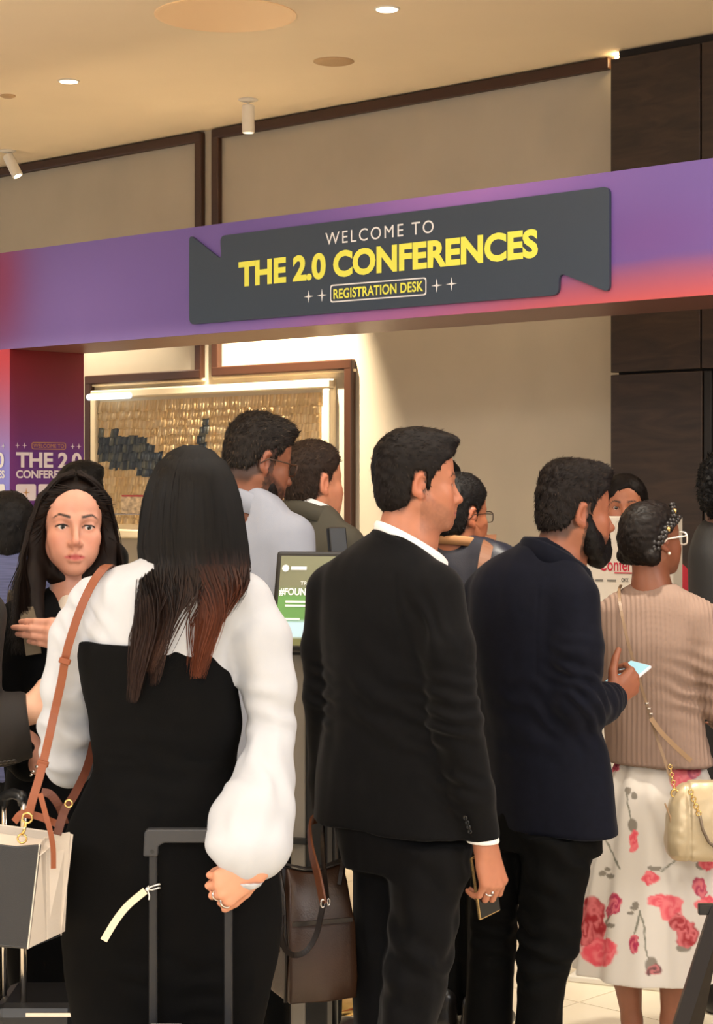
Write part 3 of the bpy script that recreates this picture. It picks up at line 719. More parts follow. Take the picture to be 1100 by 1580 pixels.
def paint_skin(base, fr, lips=None, brow=(30, 20, 16), browt=1.0, beard=None, bw=0.0, flush=0.35, scalp=None, eyes=True, extra=None):
    """natural colouring of the skin: lips, brows, lids, stubble"""
    base = srgb(base); lips = srgb(lips) if lips is not None else base*np.array([0.85, 0.6, 0.6])
    def f(V):
        L = fr.loc(V); x, y, z = L[:, 0], L[:, 1], L[:, 2]; ax = np.abs(x)
        C = np.tile(base, (len(V), 1))*(1+0.05*fbm(V, 60, 2, 1.0))[:, None]
        def bl(w_, c): nonlocal C; w_ = np.clip(w_, 0, 1)[:, None]; C = C*(1-w_)+np.array(c)*w_
        face = (y > 0.02) & (np.abs(z) < 0.14) & (ax < 0.1)
        red = base*np.array([1.02, 0.72, 0.66])
        bl(face*flush*np.exp(-((ax-0.042)/0.022)**2-((z+0.035)/0.022)**2), red)
        bl(face*flush*np.exp(-(x/0.014)**2-((z+0.04)/0.014)**2), red)
        bl(((y < 0.02) & (y > -0.045) & (ax > 0.072) & (np.abs(z) < 0.045))*flush*1.2, red)
        if beard is not None:
            edge = np.interp(y, [0.0, 0.02, 0.06, 0.085, 0.11], [0.0, -0.028, -0.052, -0.064, -0.058])
            w_ = np.clip((edge-z)/0.012, 0, 1)*(y > -0.004)*np.clip((z+0.135)/0.02, 0, 1)
            w_ = np.maximum(w_, np.clip(1-np.abs(z+0.058)/0.006, 0, 1)*(ax < 0.03)*(y > 0.07))
            w_ = np.maximum(w_, (np.abs(y-0.006) < 0.012)*np.clip((0.03-z)/0.02, 0, 1)*(z > -0.07)*(ax > 0.055))
            bl(bw*w_*(0.8+0.3*fbm(V, 220, 1, 4)), srgb(beard))
        if scalp is not None:
            hl = np.interp(z, [-0.09, -0.05, -0.03, 0.02, 0.06, 0.12], [-0.045, -0.03, 0.005, 0.022, 0.055, 0.07])
            bl(0.8*np.clip((hl-y)/0.01, 0, 1)*np.clip((z+0.085)/0.02, 0, 1)*((ax < 0.0745) | (z > 0.03) | (y < -0.04)), srgb(scalp))
        if eyes:
            lw = face*(np.exp(-(np.maximum(ax-0.0205, 0)/0.004)**2)*(y > 0.078)*np.exp(-((z+0.0725)/(0.0085-0.0055*np.clip(ax/0.022, 0, 1)))**4))
            bl(lw*0.95, lips)
            zb = 0.0215+0.006*np.clip((ax-0.014)/0.022, 0, 1)-0.010*np.clip((ax-0.040)/0.014, 0, 1)
            bl(face*browt*(y > 0.05)*np.clip((ax-0.011)/0.004, 0, 1)*np.clip((0.056-ax)/0.008, 0, 1)*np.exp(-((z-zb)/(0.0042-0.0022*np.clip((ax-0.02)/0.034, 0, 1)))**4), srgb(brow))
            d2 = ((ax-0.031)/0.0150)**2+((z+0.0015)/0.0064)**2
            bl(face*(y > 0.068)*np.clip(1-np.abs(d2-0.95)/0.40, 0, 1)*(z > -0.003)*0.9*browt, srgb((24, 15, 12)))
            bl(face*(y > 0.06)*0.22*np.exp(-((ax-0.031)/0.016)**2-((z-0.006)/0.008)**2), base*np.array([0.62, 0.5, 0.48]))
        if extra is not None: C = extra(C, V, L)
        return C
    return f
M_skin = mat('skin', (200, 150, 120), 0.48, attr=True, bump=0.08, bscale=420, sss=0.08)
M_eye = mat('eye', (235, 230, 225), 0.12, attr=True, coat=0.5)
def add_eyes(P, fr, look=(0, 1, 0), iris=(60, 40, 28)):
    look = np.array(look, float); look /= np.linalg.norm(look)
    for sx in (-1, 1):
        bm = bmesh.new(); bmesh.ops.create_uvsphere(bm, u_segments=28, v_segments=20, radius=0.0128)
        me = bpy.data.meshes.new('eye'); bm.to_mesh(me); bm.free()
        V = np.empty(len(me.vertices)*3, 'f4'); me.vertices.foreach_get('co', V); V = V.reshape(-1, 3)
        c = V @ look/0.0128; C = np.tile(srgb((232, 226, 222)), (len(V), 1)); C[c > 0.855] = srgb(iris); C[c > 0.975] = srgb((8, 6, 6))
        a = me.color_attributes.new('Col', 'FLOAT_COLOR', 'POINT'); C4 = np.ones((len(V), 4), 'f4'); C4[:, :3] = C; a.data.foreach_set('color', C4.ravel())
        W = np.array([fr.w((sx*0.031+v[0], 0.0695+v[1], -0.001+v[2])) for v in V], 'f4'); me.vertices.foreach_set('co', W.ravel()); me.update()
        link('eye', me, M_eye, P.root, True)
def strands(S, seed=0, jit=0.0):
    """S: list of (pts (n,3), width, side vector or None, color) -> flat tapered ribbons"""
    V = []; F3 = []; F4 = []; C = []
    for pts, wd, side, col in S:
        n = len(pts); t = np.gradient(pts, axis=0); t /= np.maximum(np.linalg.norm(t, axis=1), 1e-9)[:, None]
        sd = np.cross(t, side); sd /= np.maximum(np.linalg.norm(sd, axis=1), 1e-9)[:, None]
        b = len(V); tp = np.interp(np.linspace(0, 1, n), [0, 0.6, 1], [1, 0.85, 0.12])*wd*0.5
        for i in range(n): V.append(pts[i]-sd[i]*tp[i]); V.append(pts[i]+sd[i]*tp[i]); C.append(col if np.ndim(col) == 1 else col[i]); C.append(col if np.ndim(col) == 1 else col[i])
        for i in range(n-1): F4.append((b+2*i, b+2*i+1, b+2*i+3, b+2*i+2))
    return np.array(V), np.array(F4), np.array(C)
M_hair = mat('hair', (30, 22, 18), 0.55, attr=True, spec=0.16)
def make_hair(P, F, fr, col, n=3000, length=0.014, lift=0.5, flow=lambda L: np.tile([0, 1, 0.2], (len(L), 1)), seed=1, amp=0.002, width=0.0028, mask=None, hi=None, name='hair', lumps=70, label=None):
    """hair volume plus many short tapered locks that break up its outline"""
    rng = np.random.default_rng(seed); V, Q = F.nets(); V = relax(V, Q, 1); N = normals(V, Q)
    V = V+N*(amp*fbm(V, lumps, 2, seed*3.1))[:, None]
    c0 = srgb(col); hi_ = srgb(hi) if hi is not None else c0*1.8
    C = c0*(1+0.35*fbm(V, 110, 2, seed))[:, None]
    n = int(n*1.6); width = width*0.8; i = rng.choice(len(V), n)
    if mask is not None: i = i[mask(fr.loc(V[i]))]
    L = fr.loc(V[i]); fl_ = flow(L) @ fr.R.T; fl_ = fl_-N[i]*(fl_*N[i]).sum(1)[:, None]; fl_ /= np.maximum(np.linalg.norm(fl_, axis=1), 1e-6)[:, None]
    S = []
    for k, j in enumerate(i):
        d = fl_[k]+N[j]*lift*0.45*(0.5+rng.random())+rng.normal(0, 0.22, 3); d /= np.linalg.norm(d); l = length*0.85*(0.6+0.8*rng.random())
        a = V[j]-N[j]*0.002; pts = np.array([a, a+d*l*0.5+N[j]*0.0006, a+d*l-N[j]*l*0.10])
        S.append((pts, width, N[j], c0*(0.7+0.5*rng.random()) if rng.random() > 0.10 else c0*0.5+hi_*0.5*rng.random()))
    SV, SF, SCc = strands(S)
    me = mesh_np(name, np.concatenate([V, SV]), [np.concatenate([Q, SF+len(V)])], np.concatenate([C, SCc]))
    o = link(name, me, M_hair, P.root, True)
    if label: o['label'] = label
    return o
def short_hair(P, fr, h=0.004, top=0.018, side=0.006, back=0.008, front=0.07, hl=None, nape=None, bumps=(), **kw):
    """short men's hair: cap over the skull, cut by a hairline (z -> y) and a lower line (y -> z)"""
    r = 0.17*fr.sc; F = Field(fr.o-r, fr.o+r, h)
    F.ell((0, -0.018-back*0.3, 0.033+top*0.3), (0.074+side, 0.09+back, 0.085+top*0.75), 0.02, fr)
    F.ell((0, 0.026, 0.050+top*0.5), (0.060+side, 0.056+side, 0.058+top*0.6), 0.03, fr)
    F.ell((0, -0.04, -0.03), (0.060+side, 0.058+back, 0.06), 0.03, fr)
    for c, rr, k in bumps: F.ell(c, rr, k, fr)
    hl = hl or [(-0.14, -0.03), (-0.055, -0.022), (-0.035, 0.012), (0.0, 0.018), (0.03, 0.03), (0.055, 0.052), (0.075, front), (0.1, front+0.02), (0.15, front+0.04)]
    nape = nape or [(-0.12, -0.085), (-0.05, -0.08), (-0.034, -0.05), (-0.028, 0.03), (0.003, 0.03), (0.006, -0.03), (0.02, -0.034), (0.12, -0.02)]
    hz, hy = zip(*hl); ny, nz = zip(*nape)
    F.cut(lambda x, y, z: np.maximum((y-np.interp(z, hz, hy))*0.8, (np.interp(y, ny, nz)-z)*0.8).astype('f4'), fr, soft=0.004)
    return make_hair(P, F, fr, **kw)
def hand(F, w0, xdir, ydir, curls, thumb, sc=1.0, spread=(8, 2, -3, -9), side=1, wrist_r=0.026, forearm=None):
    """w0 wrist; xdir towards the fingers; ydir towards the thumb side; back of the hand = side * (x cross y). curls: 4 x three joint angles;
    thumb: (angle out, angle towards palm, bend, bend)"""
    X = np.array(xdir, float); X /= np.linalg.norm(X); Y = np.array(ydir, float); Y -= X*(X @ Y); Y /= np.linalg.norm(Y)
    Zd = side*np.cross(X, Y); R = np.stack([X, Y, Zd], 1); fr = Frame(w0, R, sc)
    kn = [(0.088, 0.030, 0.0), (0.092, 0.0095, 0.003), (0.087, -0.0105, 0.001), (0.078, -0.028, -0.003)]
    base = [(0.006, 0.015, 0), (0.004, 0.005, 0), (0.004, -0.006, 0), (0.006, -0.015, 0)]
    for b, q in zip(base, kn): F.cone(b, q, 0.0155, 0.0118, 0.012, fr)
    F.ell((0.045, -0.004, -0.006), (0.042, 0.033, 0.0125), 0.012, fr)
    F.cone((-0.03, 0, 0), (0.012, 0, 0), wrist_r, wrist_r*0.88, 0.015, fr, flat=((0, 0, 1), 1.28))
    Ls = [(0.043, 0.026, 0.021), (0.047, 0.030, 0.022), (0.044, 0.028, 0.022), (0.034, 0.021, 0.019)]; tips = []
    for f in range(4):
        p = np.array(kn[f], float); a = 0.0; sp = math.radians(spread[f]); r = (0.0098, 0.0088, 0.0082, 0.0070) if f < 3 else (0.0088, 0.0078, 0.0072, 0.0062); joints = [p.copy()]
        for j in range(3):
            a += math.radians(curls[f][j]); p = p+Ls[f][j]*np.array([math.cos(a)*math.cos(sp), math.cos(a)*math.sin(sp), -math.sin(a)]); joints.append(p.copy())
        for j in range(3): F.cone(joints[j], joints[j+1], r[j], r[j+1], 0.0025 if j else 0.006, fr)
        tips.append([fr.w(q) for q in joints])
    o, i, b1, b2 = (math.radians(v) for v in thumb)
    p = np.array((0.018, 0.020, -0.006)); pts = [p]
    for j, (L, ad) in enumerate(((0.042, 0), (0.034, b1), (0.027, b2))):
        o -= ad; d = np.array([math.cos(o)*math.cos(i), math.sin(o)*math.cos(i), -math.sin(i)]); p = p+L*d; pts.append(p)
    for j, (ra, rb) in enumerate(((0.0155, 0.0125), (0.0120, 0.0105), (0.0105, 0.0085))): F.cone(pts[j], pts[j+1], ra, rb, 0.010 if j == 0 else 0.003, fr)
    if forearm is not None: F.cone(fr.w((-0.02, 0, 0)), forearm, wrist_r*sc, 0.038*sc, 0.02)
    return fr, tips
def collar(P, name, m, c, rx, ry, yaw, z0, z1, flare=1.18, a0=-150, a1=150, th=0.004, drop=0.0, tilt=0.0, fold=None, n=48):
    """standing/folded collar round the neck: angle 0 at the nape; drop lowers the front ends"""
    prof = fold or [(1.0, 0.0), (1.02, 0.55), (1.03, 0.95), (1.06, 1.0), (1.10, 0.9), (flare, 0.0)]
    V = []; nq = len(prof); R = rotz(math.radians(yaw)); ang = np.radians(np.linspace(a0, a1, n))
    for a in ang:
        f = (1-math.cos(a))/2; dz = -drop*f
        for (s_, t_) in prof:
            q = R @ np.array([math.sin(a)*rx*s_, -math.cos(a)*ry*s_, 0]); z = z0+(z1-z0)*t_+dz-tilt*math.cos(a)*0
            V.append((c[0]+q[0], c[1]+q[1], z))
    V = np.array(V); i = np.arange(n*nq).reshape(n, nq)
    F = np.stack([i[:-1, :-1], i[:-1, 1:], i[1:, 1:], i[1:, :-1]], -1).reshape(-1, 4)
    me = mesh_np(name, V, [F]); o = link(name, me, m, P.root, True)
    md = o.modifiers.new('thickness', 'SOLIDIFY'); md.thickness = th; md.offset = 0
    return o

def finger_ring(P, a, b, t, r, m, wire=0.0016, stone=None):
    a = Vector(a); b = Vector(b); c = a.lerp(b, t); d = (b-a).normalized(); x = d.orthogonal().normalized(); y = d.cross(x)
    mb = MB().tube([c+(x*math.cos(k)+y*math.sin(k))*r for k in np.linspace(0, 2*math.pi, 21)[:-1]], wire, 6, closed=True, flat=None)
    if stone is not None: mb.sphere(c+Vector(stone).normalized()*(r+0.002), (0.0042, 0.0042, 0.0042), u=10, v=8)
    return mb.build('ring', m, P.root, True)
# ------------------------------------------------------------------ man in the black suit, centre
M_suit = mat('black_suit_cloth', (13, 13, 15), 0.8, bump=0.25, bscale=900, spec=0.1, sheen=0.06, var=0.12, vscale=60)
M_navy = mat('navy_suit_cloth', (15, 17, 28), 0.8, bump=0.25, bscale=900, spec=0.1, sheen=0.06, var=0.12, vscale=60)
M_trs = mat('black_trouser_cloth', (8, 8, 8), 0.85, bump=0.2, bscale=900, spec=0.1)
M_shirt = mat('white_shirt_cloth', (238, 236, 234), 0.75)
M_shoe = mat('black_shoe_leather', (20, 17, 16), 0.3)
def shoes(P, pts, yaw, m=None):
    for x, y in pts:
        F = Field((x-0.17, y-0.17, -0.01), (x+0.17, y+0.17, 0.14), 0.008); fr = Frame((x, y, 0), rotz(math.radians(yaw)))
        F.cone((0, -0.05, 0.03), (0, 0.10, 0.025), 0.038, 0.04, 0.02, fr); F.cone((0, -0.05, 0.05), (0, -0.045, 0.1), 0.04, 0.042, 0.03, fr); F.ell((0, 0.13, 0.028), (0.04, 0.05, 0.028), 0.02, fr)
        F.cut(lambda a, b, c: (0.0-c).astype('f4'), fr); P.part('shoe', F, m or M_shoe)
def buttons(P, name, m, pts, normal, r=0.007):
    for q in pts:
        mb = MB(); nn = Vector(normal).normalized()
        mb.lathe([(0.001, 0.0), (r*0.9, 0.0), (r, 0.0015), (r*0.85, 0.003), (r*0.6, 0.0024), (0.0005, 0.0022)], 14, Matrix.Translation(Vector(q)) @ nn.to_track_quat('Z', 'Y').to_matrix().to_4x4())
        mb.build(name, m, P.root, True)
M_button = mat('black_button', (18, 18, 19), 0.25)
PG = Person(605, 670, 'man in a black suit and white shirt collar looking right, holding a phone low')
g = PG.p; hf = head_frame(g(645, 745), -79, -3, 0, 0.92)
F = PG.field(545, 650, 820, 1430, -0.36, 0.26, 0.0040)
build_head(F, hf, neck=g(628, 838, 0.0), neck_r=(0.056, 0.064))
F.cone(g(628, 835, 0), g(610, 930, 0), 0.065, 0.09, 0.03); F.cone(g(610, 930), g(605, 1290), 0.09, 0.085, 0.03)
F.chain([g(610, 915, 0), g(676, 920, -0.12), g(700, 1110, -0.16), g(748, 1306, -0.14)], [0.05, 0.038, 0.034, 0.025], 0.02)
hG, tipsG = hand(F, g(750, 1306, -0.14), (0.22, 0.02, -1), (0.72, 0.68, 0.1), ((38, 62, 35), (42, 66, 38), (40, 62, 36), (36, 55, 30)), (30, 25, 10, 12), 0.98)
skinG = (178, 116, 88)
PG.part('body', F, M_skin, paint=paint_skin(skinG, hf, lips=(150, 84, 76), beard=(70, 52, 46), bw=0.35, scalp=(28, 20, 17)))
add_eyes(PG, hf)
short_hair(PG, hf, top=0.020, side=0.008, back=0.010, front=0.082, col=(22, 17, 15), n=5200, length=0.014, lift=0.35, hi=(62, 48, 38),
           bumps=(((0, 0.058, 0.108), (0.052, 0.040, 0.022), 0.02), ((0, -0.05, 0.06), (0.07, 0.06, 0.06), 0.02)),
           flow=lambda L: np.stack([0*L[:, 0], np.where(L[:, 2] > 0.05, 1.0, 0.25), np.where(L[:, 2] > 0.05, 0.1, -1.0)], 1), seed=2)
F = PG.field(440, 790, 800, 1345, -0.36, 0.36, 0.0055)
F.loft([PG.ring(814, 588, 622, 0.05, 0.0), PG.ring(826, 566, 634, 0.07), PG.ring(846, 540, 652, 0.085), PG.ring(874, 500, 684, 0.105), PG.ring(905, 488, 702, 0.12), PG.ring(960, 490, 700, 0.13),
        PG.ring(1040, 498, 696, 0.13), PG.ring(1100, 499, 694, 0.125), PG.ring(1180, 489, 704, 0.13), PG.ring(1260, 481, 716, 0.135), PG.ring(1308, 478, 726, 0.14)], 0.03, shear=-0.55)
F.chain([g(672, 916, -0.11), g(690, 1000, -0.15), g(704, 1110, -0.17), g(729, 1225, -0.155), g(743, 1286, -0.142)], [0.066, 0.060, 0.055, 0.047, 0.042], 0.022)
F.chain([g(512, 912, 0.10), g(501, 1000, 0.13), g(498, 1075, 0.14), g(503, 1200, 0.20), g(515, 1290, 0.24)], [0.062, 0.052, 0.046, 0.042, 0.04], 0.02)
F.cut(lambda x, y, z: (g(743, 1296, -0.142)[2]-0.02*(x-g(743, 0)[0])-z), soft=0.004)
F.ell(hf.w((0, 0.0, -0.165)), (0.07, 0.095, 0.055), 0.01, Frame((0, 0, 0)), rotz(math.radians(-74)) @ rotx(math.radians(-30)), op='sub')
vent = [g(631, 1160, -0.17), g(634, 1325, -0.19)]
PG.part('jacket', F, M_suit, folds(3, 0.0045, (13, 13, 5), extra=(
    (g(690, 1105, -0.2), 0.09, (0.3, 0, 1), 0.035, 0.006), (g(700, 1200, -0.2), 0.07, (0.4, 0, 1), 0.04, 0.004), (g(500, 1075, 0.05), 0.07, (0.2, 0, 1), 0.035, 0.006),
    (g(600, 1090, -0.1), 0.12, (0.5, 0, 1), 0.07, 0.004), (g(650, 960, -0.2), 0.07, (1, 0, 0.4), 0.04, 0.004)),
    grooves=((vent[0], vent[1], 0.006, 0.009), (g(606, 850, -0.12), vent[0], 0.005, 0.002), (g(668, 880, -0.2), g(640, 960, -0.22), 0.007, 0.004), (g(640, 960, -0.22), g(650, 1020, -0.2), 0.007, 0.004))))
collar(PG, 'jacket_collar', M_suit, g(632, 826, 0.0), 0.084, 0.080, -72, g(0, 850)[2], g(0, 818)[2], 1.22, -150, 150, 0.006, 0.10)
collar(PG, 'shirt_collar', M_shirt, g(634, 820, 0.0), 0.074, 0.076, -74, g(0, 838)[2], g(0, 804)[2], 1.10, -168, 168, 0.004, 0.092)
F = PG.field(700, 1270, 790, 1330, -0.24, -0.04, 0.004); F.cone(g(742, 1280, -0.142), g(746, 1300, -0.142), 0.037, 0.036, 0.005)
F.cut(lambda x, y, z: (g(746, 1301, -0.142)[2]-0.02*(x-g(743, 0)[0])-z)); PG.part('shirt_cuff', F, M_shirt)
F = PG.field(500, 1230, 760, 1830, -0.3, 0.3, 0.0075)
F.loft([PG.ring(1240, 510, 705, 0.12), PG.ring(1340, 530, 722, 0.12)], 0.02, shear=-0.3)
F.loft([PG.ring(1300, 600, 726, 0.10, -0.06), PG.ring(1400, 602, 709, 0.095, -0.06), PG.ring(1500, 592, 692, 0.085, -0.06), PG.ring(1580, 584, 674, 0.08, -0.06), PG.ring(1700, 572, 655, 0.075, -0.06), PG.ring(1820, 565, 650, 0.075, -0.06)], 0.03)
F.loft([PG.ring(1300, 545, 650, 0.10, 0.08), PG.ring(1400, 546, 645, 0.095, 0.08), PG.ring(1500, 546, 632, 0.085, 0.08), PG.ring(1580, 546, 622, 0.08, 0.08), PG.ring(1800, 550, 620, 0.075, 0.08)], 0.03)
PG.part('trousers', F, M_suit, folds(8, 0.006, (16, 16, 6), extra=((g(640, 1480, -0.1), 0.12, (0.7, 0, 1), 0.08, 0.006), (g(680, 1350, -0.1), 0.1, (0.8, 0, 1), 0.09, 0.006))))
shoes(PG, [(g(600, 1800)[0], -0.06), (g(580, 1800)[0], 0.1)], -40)
buttons(PG, 'sleeve_button', M_button, [g(718, 1262, -0.205), g(721, 1269, -0.204), g(723, 1276, -0.202), g(725, 1283, -0.200)], (-0.45, -1, 0), 0.0055)
finger_ring(PG, tipsG[2][0], tipsG[2][1], 0.5, 0.0105, M_chrome, 0.0024, hG.R[:, 2])
# ------------------------------------------------------------------ bearded man in the navy suit
PJ = Person(850, 625, 'bearded man in a navy suit reading a phone in his right hand')
g = PJ.p; hf = head_frame(g(888, 790), -72, -4, 0, 0.92)
F = PJ.field(780, 690, 1005, 1300, -0.3, 0.36, 0.0038)
build_head(F, hf, neck=g(858, 880, 0.0), neck_r=(0.060, 0.068))
F.cone(g(858, 880, 0), g(845, 960, 0), 0.068, 0.09, 0.03); F.cone(g(845, 960), g(850, 1280), 0.09, 0.085, 0.03)
F.chain([g(845, 930, 0), g(885, 925, -0.10), g(893, 1085, -0.12), g(945, 1072, 0.05)], [0.05, 0.04, 0.036, 0.026], 0.02)
hJ, tipsJ = hand(F, g(945, 1074, 0.05), (0.72, 0.50, 0.42), (-0.35, -0.25, 0.9), ((62, 55, 30), (60, 58, 32), (58, 55, 30), (55, 50, 30)), (62, 5, 18, 10), 0.92)
skinJ = (150, 92, 66)
PJ.part('body', F, M_skin, paint=paint_skin(skinJ, hf, lips=(120, 66, 58), beard=(22, 16, 14), bw=0.85, scalp=(44, 30, 24)))
add_eyes(PJ, hf)
short_hair(PJ, hf, top=0.024, side=0.004, back=0.006, front=0.084, col=(24, 18, 16), n=5200, length=0.013, lift=0.8, hi=(84, 68, 56), amp=0.004, lumps=80,
           bumps=(((0, 0.050, 0.110), (0.052, 0.046, 0.026), 0.02), ((0, -0.03, 0.09), (0.064, 0.07, 0.045), 0.02)),
           nape=[(-0.12, -0.055), (-0.06, -0.05), (-0.034, -0.012), (-0.02, 0.024), (0.01, 0.026), (0.014, -0.01), (0.03, 0.0), (0.12, 0.0)],
           flow=lambda L: np.stack([0.3*np.sin(90*L[:, 1]), np.where(L[:, 2] > 0.06, 0.8, 0.2), np.where(L[:, 2] > 0.06, 0.3, -1.0)], 1), seed=4)
# beard
F = Field(hf.o-0.16, hf.o+0.16, 0.004)
for sx in (-1, 1):
    F.cone((sx*0.059, 0.010, -0.012), (sx*0.054, 0.018, -0.055), 0.013, 0.021, 0.015, hf); F.cone((sx*0.054, 0.018, -0.055), (sx*0.045, 0.034, -0.085), 0.021, 0.026, 0.015, hf); F.cone((sx*0.044, 0.032, -0.085), (sx*0.016, 0.070, -0.112), 0.025, 0.026, 0.02, hf)
    F.cone((sx*0.024, 0.082, -0.074), (sx*0.012, 0.084, -0.095), 0.012, 0.018, 0.015, hf); F.cone((0, 0.098, -0.058), (sx*0.022, 0.088, -0.066), 0.0085, 0.008, 0.006, hf)
F.cone((0.040, 0.045, -0.062), (0.022, 0.080, -0.074), 0.017, 0.014, 0.015, hf); F.cone((-0.040, 0.045, -0.062), (-0.022, 0.080, -0.074), 0.017, 0.014, 0.015, hf)
F.ell((0, 0.074, -0.116), (0.032, 0.030, 0.028), 0.02, hf)
F.cone((-0.016, 0.105, -0.0735), (0.016, 0.105, -0.0735), 0.011, 0.011, 0.004, hf, op='sub')
make_hair(PJ, F, hf, (16, 12, 11), n=2600, length=0.008, lift=0.7, flow=lambda L: np.stack([0*L[:, 0], 0.3+0*L[:, 1], -1+0*L[:, 2]], 1), seed=5, amp=0.002, width=0.0022, name='beard', hi=(48, 36, 30))
F = PJ.field(690, 810, 980, 1310, -0.34, 0.36, 0.0055)
F.loft([PJ.ring(828, 816, 846, 0.05), PJ.ring(840, 797, 866, 0.07), PJ.ring(860, 765, 886, 0.085), PJ.ring(884, 736, 904, 0.105), PJ.ring(912, 724, 912, 0.12), PJ.ring(960, 724, 910, 0.13),
        PJ.ring(1040, 734, 905, 0.13), PJ.ring(1100, 744, 914, 0.125), PJ.ring(1150, 750, 932, 0.13), PJ.ring(1220, 757, 943, 0.135), PJ.ring(1278, 763, 950, 0.14)], 0.03, shear=-0.45)
F.chain([g(884, 925, -0.10), g(890, 1000, -0.13), g(892, 1078, -0.13), g(900, 1098, -0.11)], [0.064, 0.061, 0.058, 0.056], 0.02)
F.chain([g(898, 1092, -0.11), g(925, 1086, -0.02), g(942, 1078, 0.05)], [0.056, 0.050, 0.043], 0.02)
F.chain([g(748, 920, 0.10), g(742, 1010, 0.14), g(750, 1090, 0.16), g(790, 1100, 0.28)], [0.06, 0.052, 0.05, 0.045], 0.02)
F.ell(hf.w((0, -0.03, -0.165)), (0.066, 0.066, 0.06), 0.01, op='sub')
PJ.part('jacket', F, M_navy, folds(13, 0.0045, (13, 13, 5), extra=(
    (g(905, 1085, -0.15), 0.08, (0.8, 0.3, 0.7), 0.036, 0.007), (g(885, 1040, -0.2), 0.07, (0.3, 0, 1), 0.035, 0.005), (g(820, 1110, -0.1), 0.10, (0.5, 0, 1), 0.06, 0.004), (g(940, 1075, 0), 0.05, (1, 0.5, 0), 0.03, 0.004)),
    grooves=((g(822, 1150, -0.14), g(828, 1285, -0.15), 0.006, 0.008), (g(832, 860, -0.12), g(822, 1150, -0.14), 0.005, 0.002), (g(872, 892, -0.18), g(852, 950, -0.2), 0.007, 0.004), (g(852, 950, -0.2), g(848, 1030, -0.19), 0.007, 0.004))))
collar(PJ, 'jacket_collar', M_navy, g(860, 850, 0.0), 0.084, 0.080, -68, g(0, 862)[2], g(0, 829)[2], 1.24, -125, 125, 0.006, 0.10)
F = PJ.field(690, 1210, 960, 1825, -0.3, 0.3, 0.0075)
F.loft([PJ.ring(1215, 770, 930, 0.11), PJ.ring(1310, 752, 925, 0.115)], 0.02, shear=-0.3)
F.loft([PJ.ring(1285, 800, 922, 0.10, -0.05), PJ.ring(1390, 800, 902, 0.095, -0.05), PJ.ring(1460, 798, 894, 0.088, -0.05), PJ.ring(1500, 797, 874, 0.08, -0.05), PJ.ring(1580, 799, 864, 0.075, -0.05), PJ.ring(1740, 800, 866, 0.075, -0.05)], 0.012)
F.loft([PJ.ring(1285, 728, 812, 0.10, 0.07), PJ.ring(1400, 722, 800, 0.095, 0.07), PJ.ring(1480, 719, 794, 0.085, 0.07), PJ.ring(1580, 716, 790, 0.08, 0.07), PJ.ring(1740, 716, 786, 0.075, 0.07)], 0.012)
PJ.part('trousers', F, M_trs, folds(18, 0.007, (16, 16, 7), extra=((g(830, 1470, -0.12), 0.09, (0.3, 0, 1), 0.05, 0.007), (g(760, 1450, -0.05), 0.09, (0.2, 0, 1), 0.05, 0.006), (g(860, 1330, -0.12), 0.09, (0.9, 0, 1), 0.07, 0.007))))
shoes(PJ, [(g(835, 1800)[0], -0.05), (g(752, 1800)[0], 0.07)], -40)
# ------------------------------------------------------------------ woman in white blouse and black jumpsuit, seen from behind
M_blouse = mat('white_blouse_cloth', (186, 189, 196), 0.6, bump=0.1, bscale=700)
M_jump = mat('black_jumpsuit_cloth', (8, 8, 9), 0.85, bump=0.2, bscale=700, spec=0.1)
PA = Person(265, 760, 'long-haired woman seen from behind in a white blouse and black jumpsuit')
g = PA.p; hf = head_frame(g(296, 775, 0.02), -8, -4, 0, 0.88)
F = PA.field(150, 690, 475, 1440, -0.36, 0.22, 0.0036)
build_head(F, hf, fem=1, neck=g(275, 880, 0.0), neck_r=(0.046, 0.05))
F.cone(g(275, 875, 0), g(262, 960, 0), 0.05, 0.08, 0.03); F.cone(g(262, 960), g(255, 1300), 0.08, 0.08, 0.03)
F.chain([g(262, 930, 0), g(388, 925, 0.0), g(418, 1120, -0.03), g(396, 1336, -0.225)], [0.04, 0.036, 0.032, 0.026], 0.02)
hA, tipsA = hand(F, g(398, 1336, -0.225), (-0.80, -0.08, -0.50), (0.48, 0.10, -0.80), ((62, 70, 40), (60, 72, 40), (58, 70, 40), (56, 66, 40)), (28, 20, 12, 10), 0.92, wrist_r=0.024, side=1)
PA.part('body', F, M_skin, paint=paint_skin((212, 148, 118), hf))
F = PA.field(20, 825, 500, 1375, -0.36, 0.42, 0.0055)     # blouse: yoke, sleeves with gathered cuffs
F.loft([PA.ring(846, 238, 312, 0.05), PA.ring(862, 215, 335, 0.065), PA.ring(880, 175, 375, 0.085), PA.ring(900, 145, 400, 0.10), PA.ring(930, 130, 405, 0.105), PA.ring(985, 128, 370, 0.105), PA.ring(1060, 135, 365, 0.1)], 0.03)
F.chain([g(378, 928, 0.0), g(399, 985, -0.01), g(414, 1060, -0.02), g(419, 1125, -0.03), g(409, 1195, -0.09), g(392, 1265, -0.16), g(386, 1312, -0.20)], [0.056, 0.058, 0.055, 0.051, 0.060, 0.075, 0.062], 0.02)
F.ell(g(384, 1303, -0.20), (0.080, 0.062, 0.044), 0.03)
F.chain([g(145, 930, 0.0), g(118, 985, 0.01), g(106, 1060, 0.03), g(102, 1130, 0.05), g(108, 1180, 0.07)], [0.052, 0.054, 0.054, 0.056, 0.05], 0.02)
F.chain([g(106, 1165, 0.08), g(112, 1150, 0.18), g(130, 1100, 0.30)], [0.056, 0.05, 0.044], 0.02)
F.ell(g(275, 850, 0.02), (0.05, 0.05, 0.04), 0.01, op='sub')
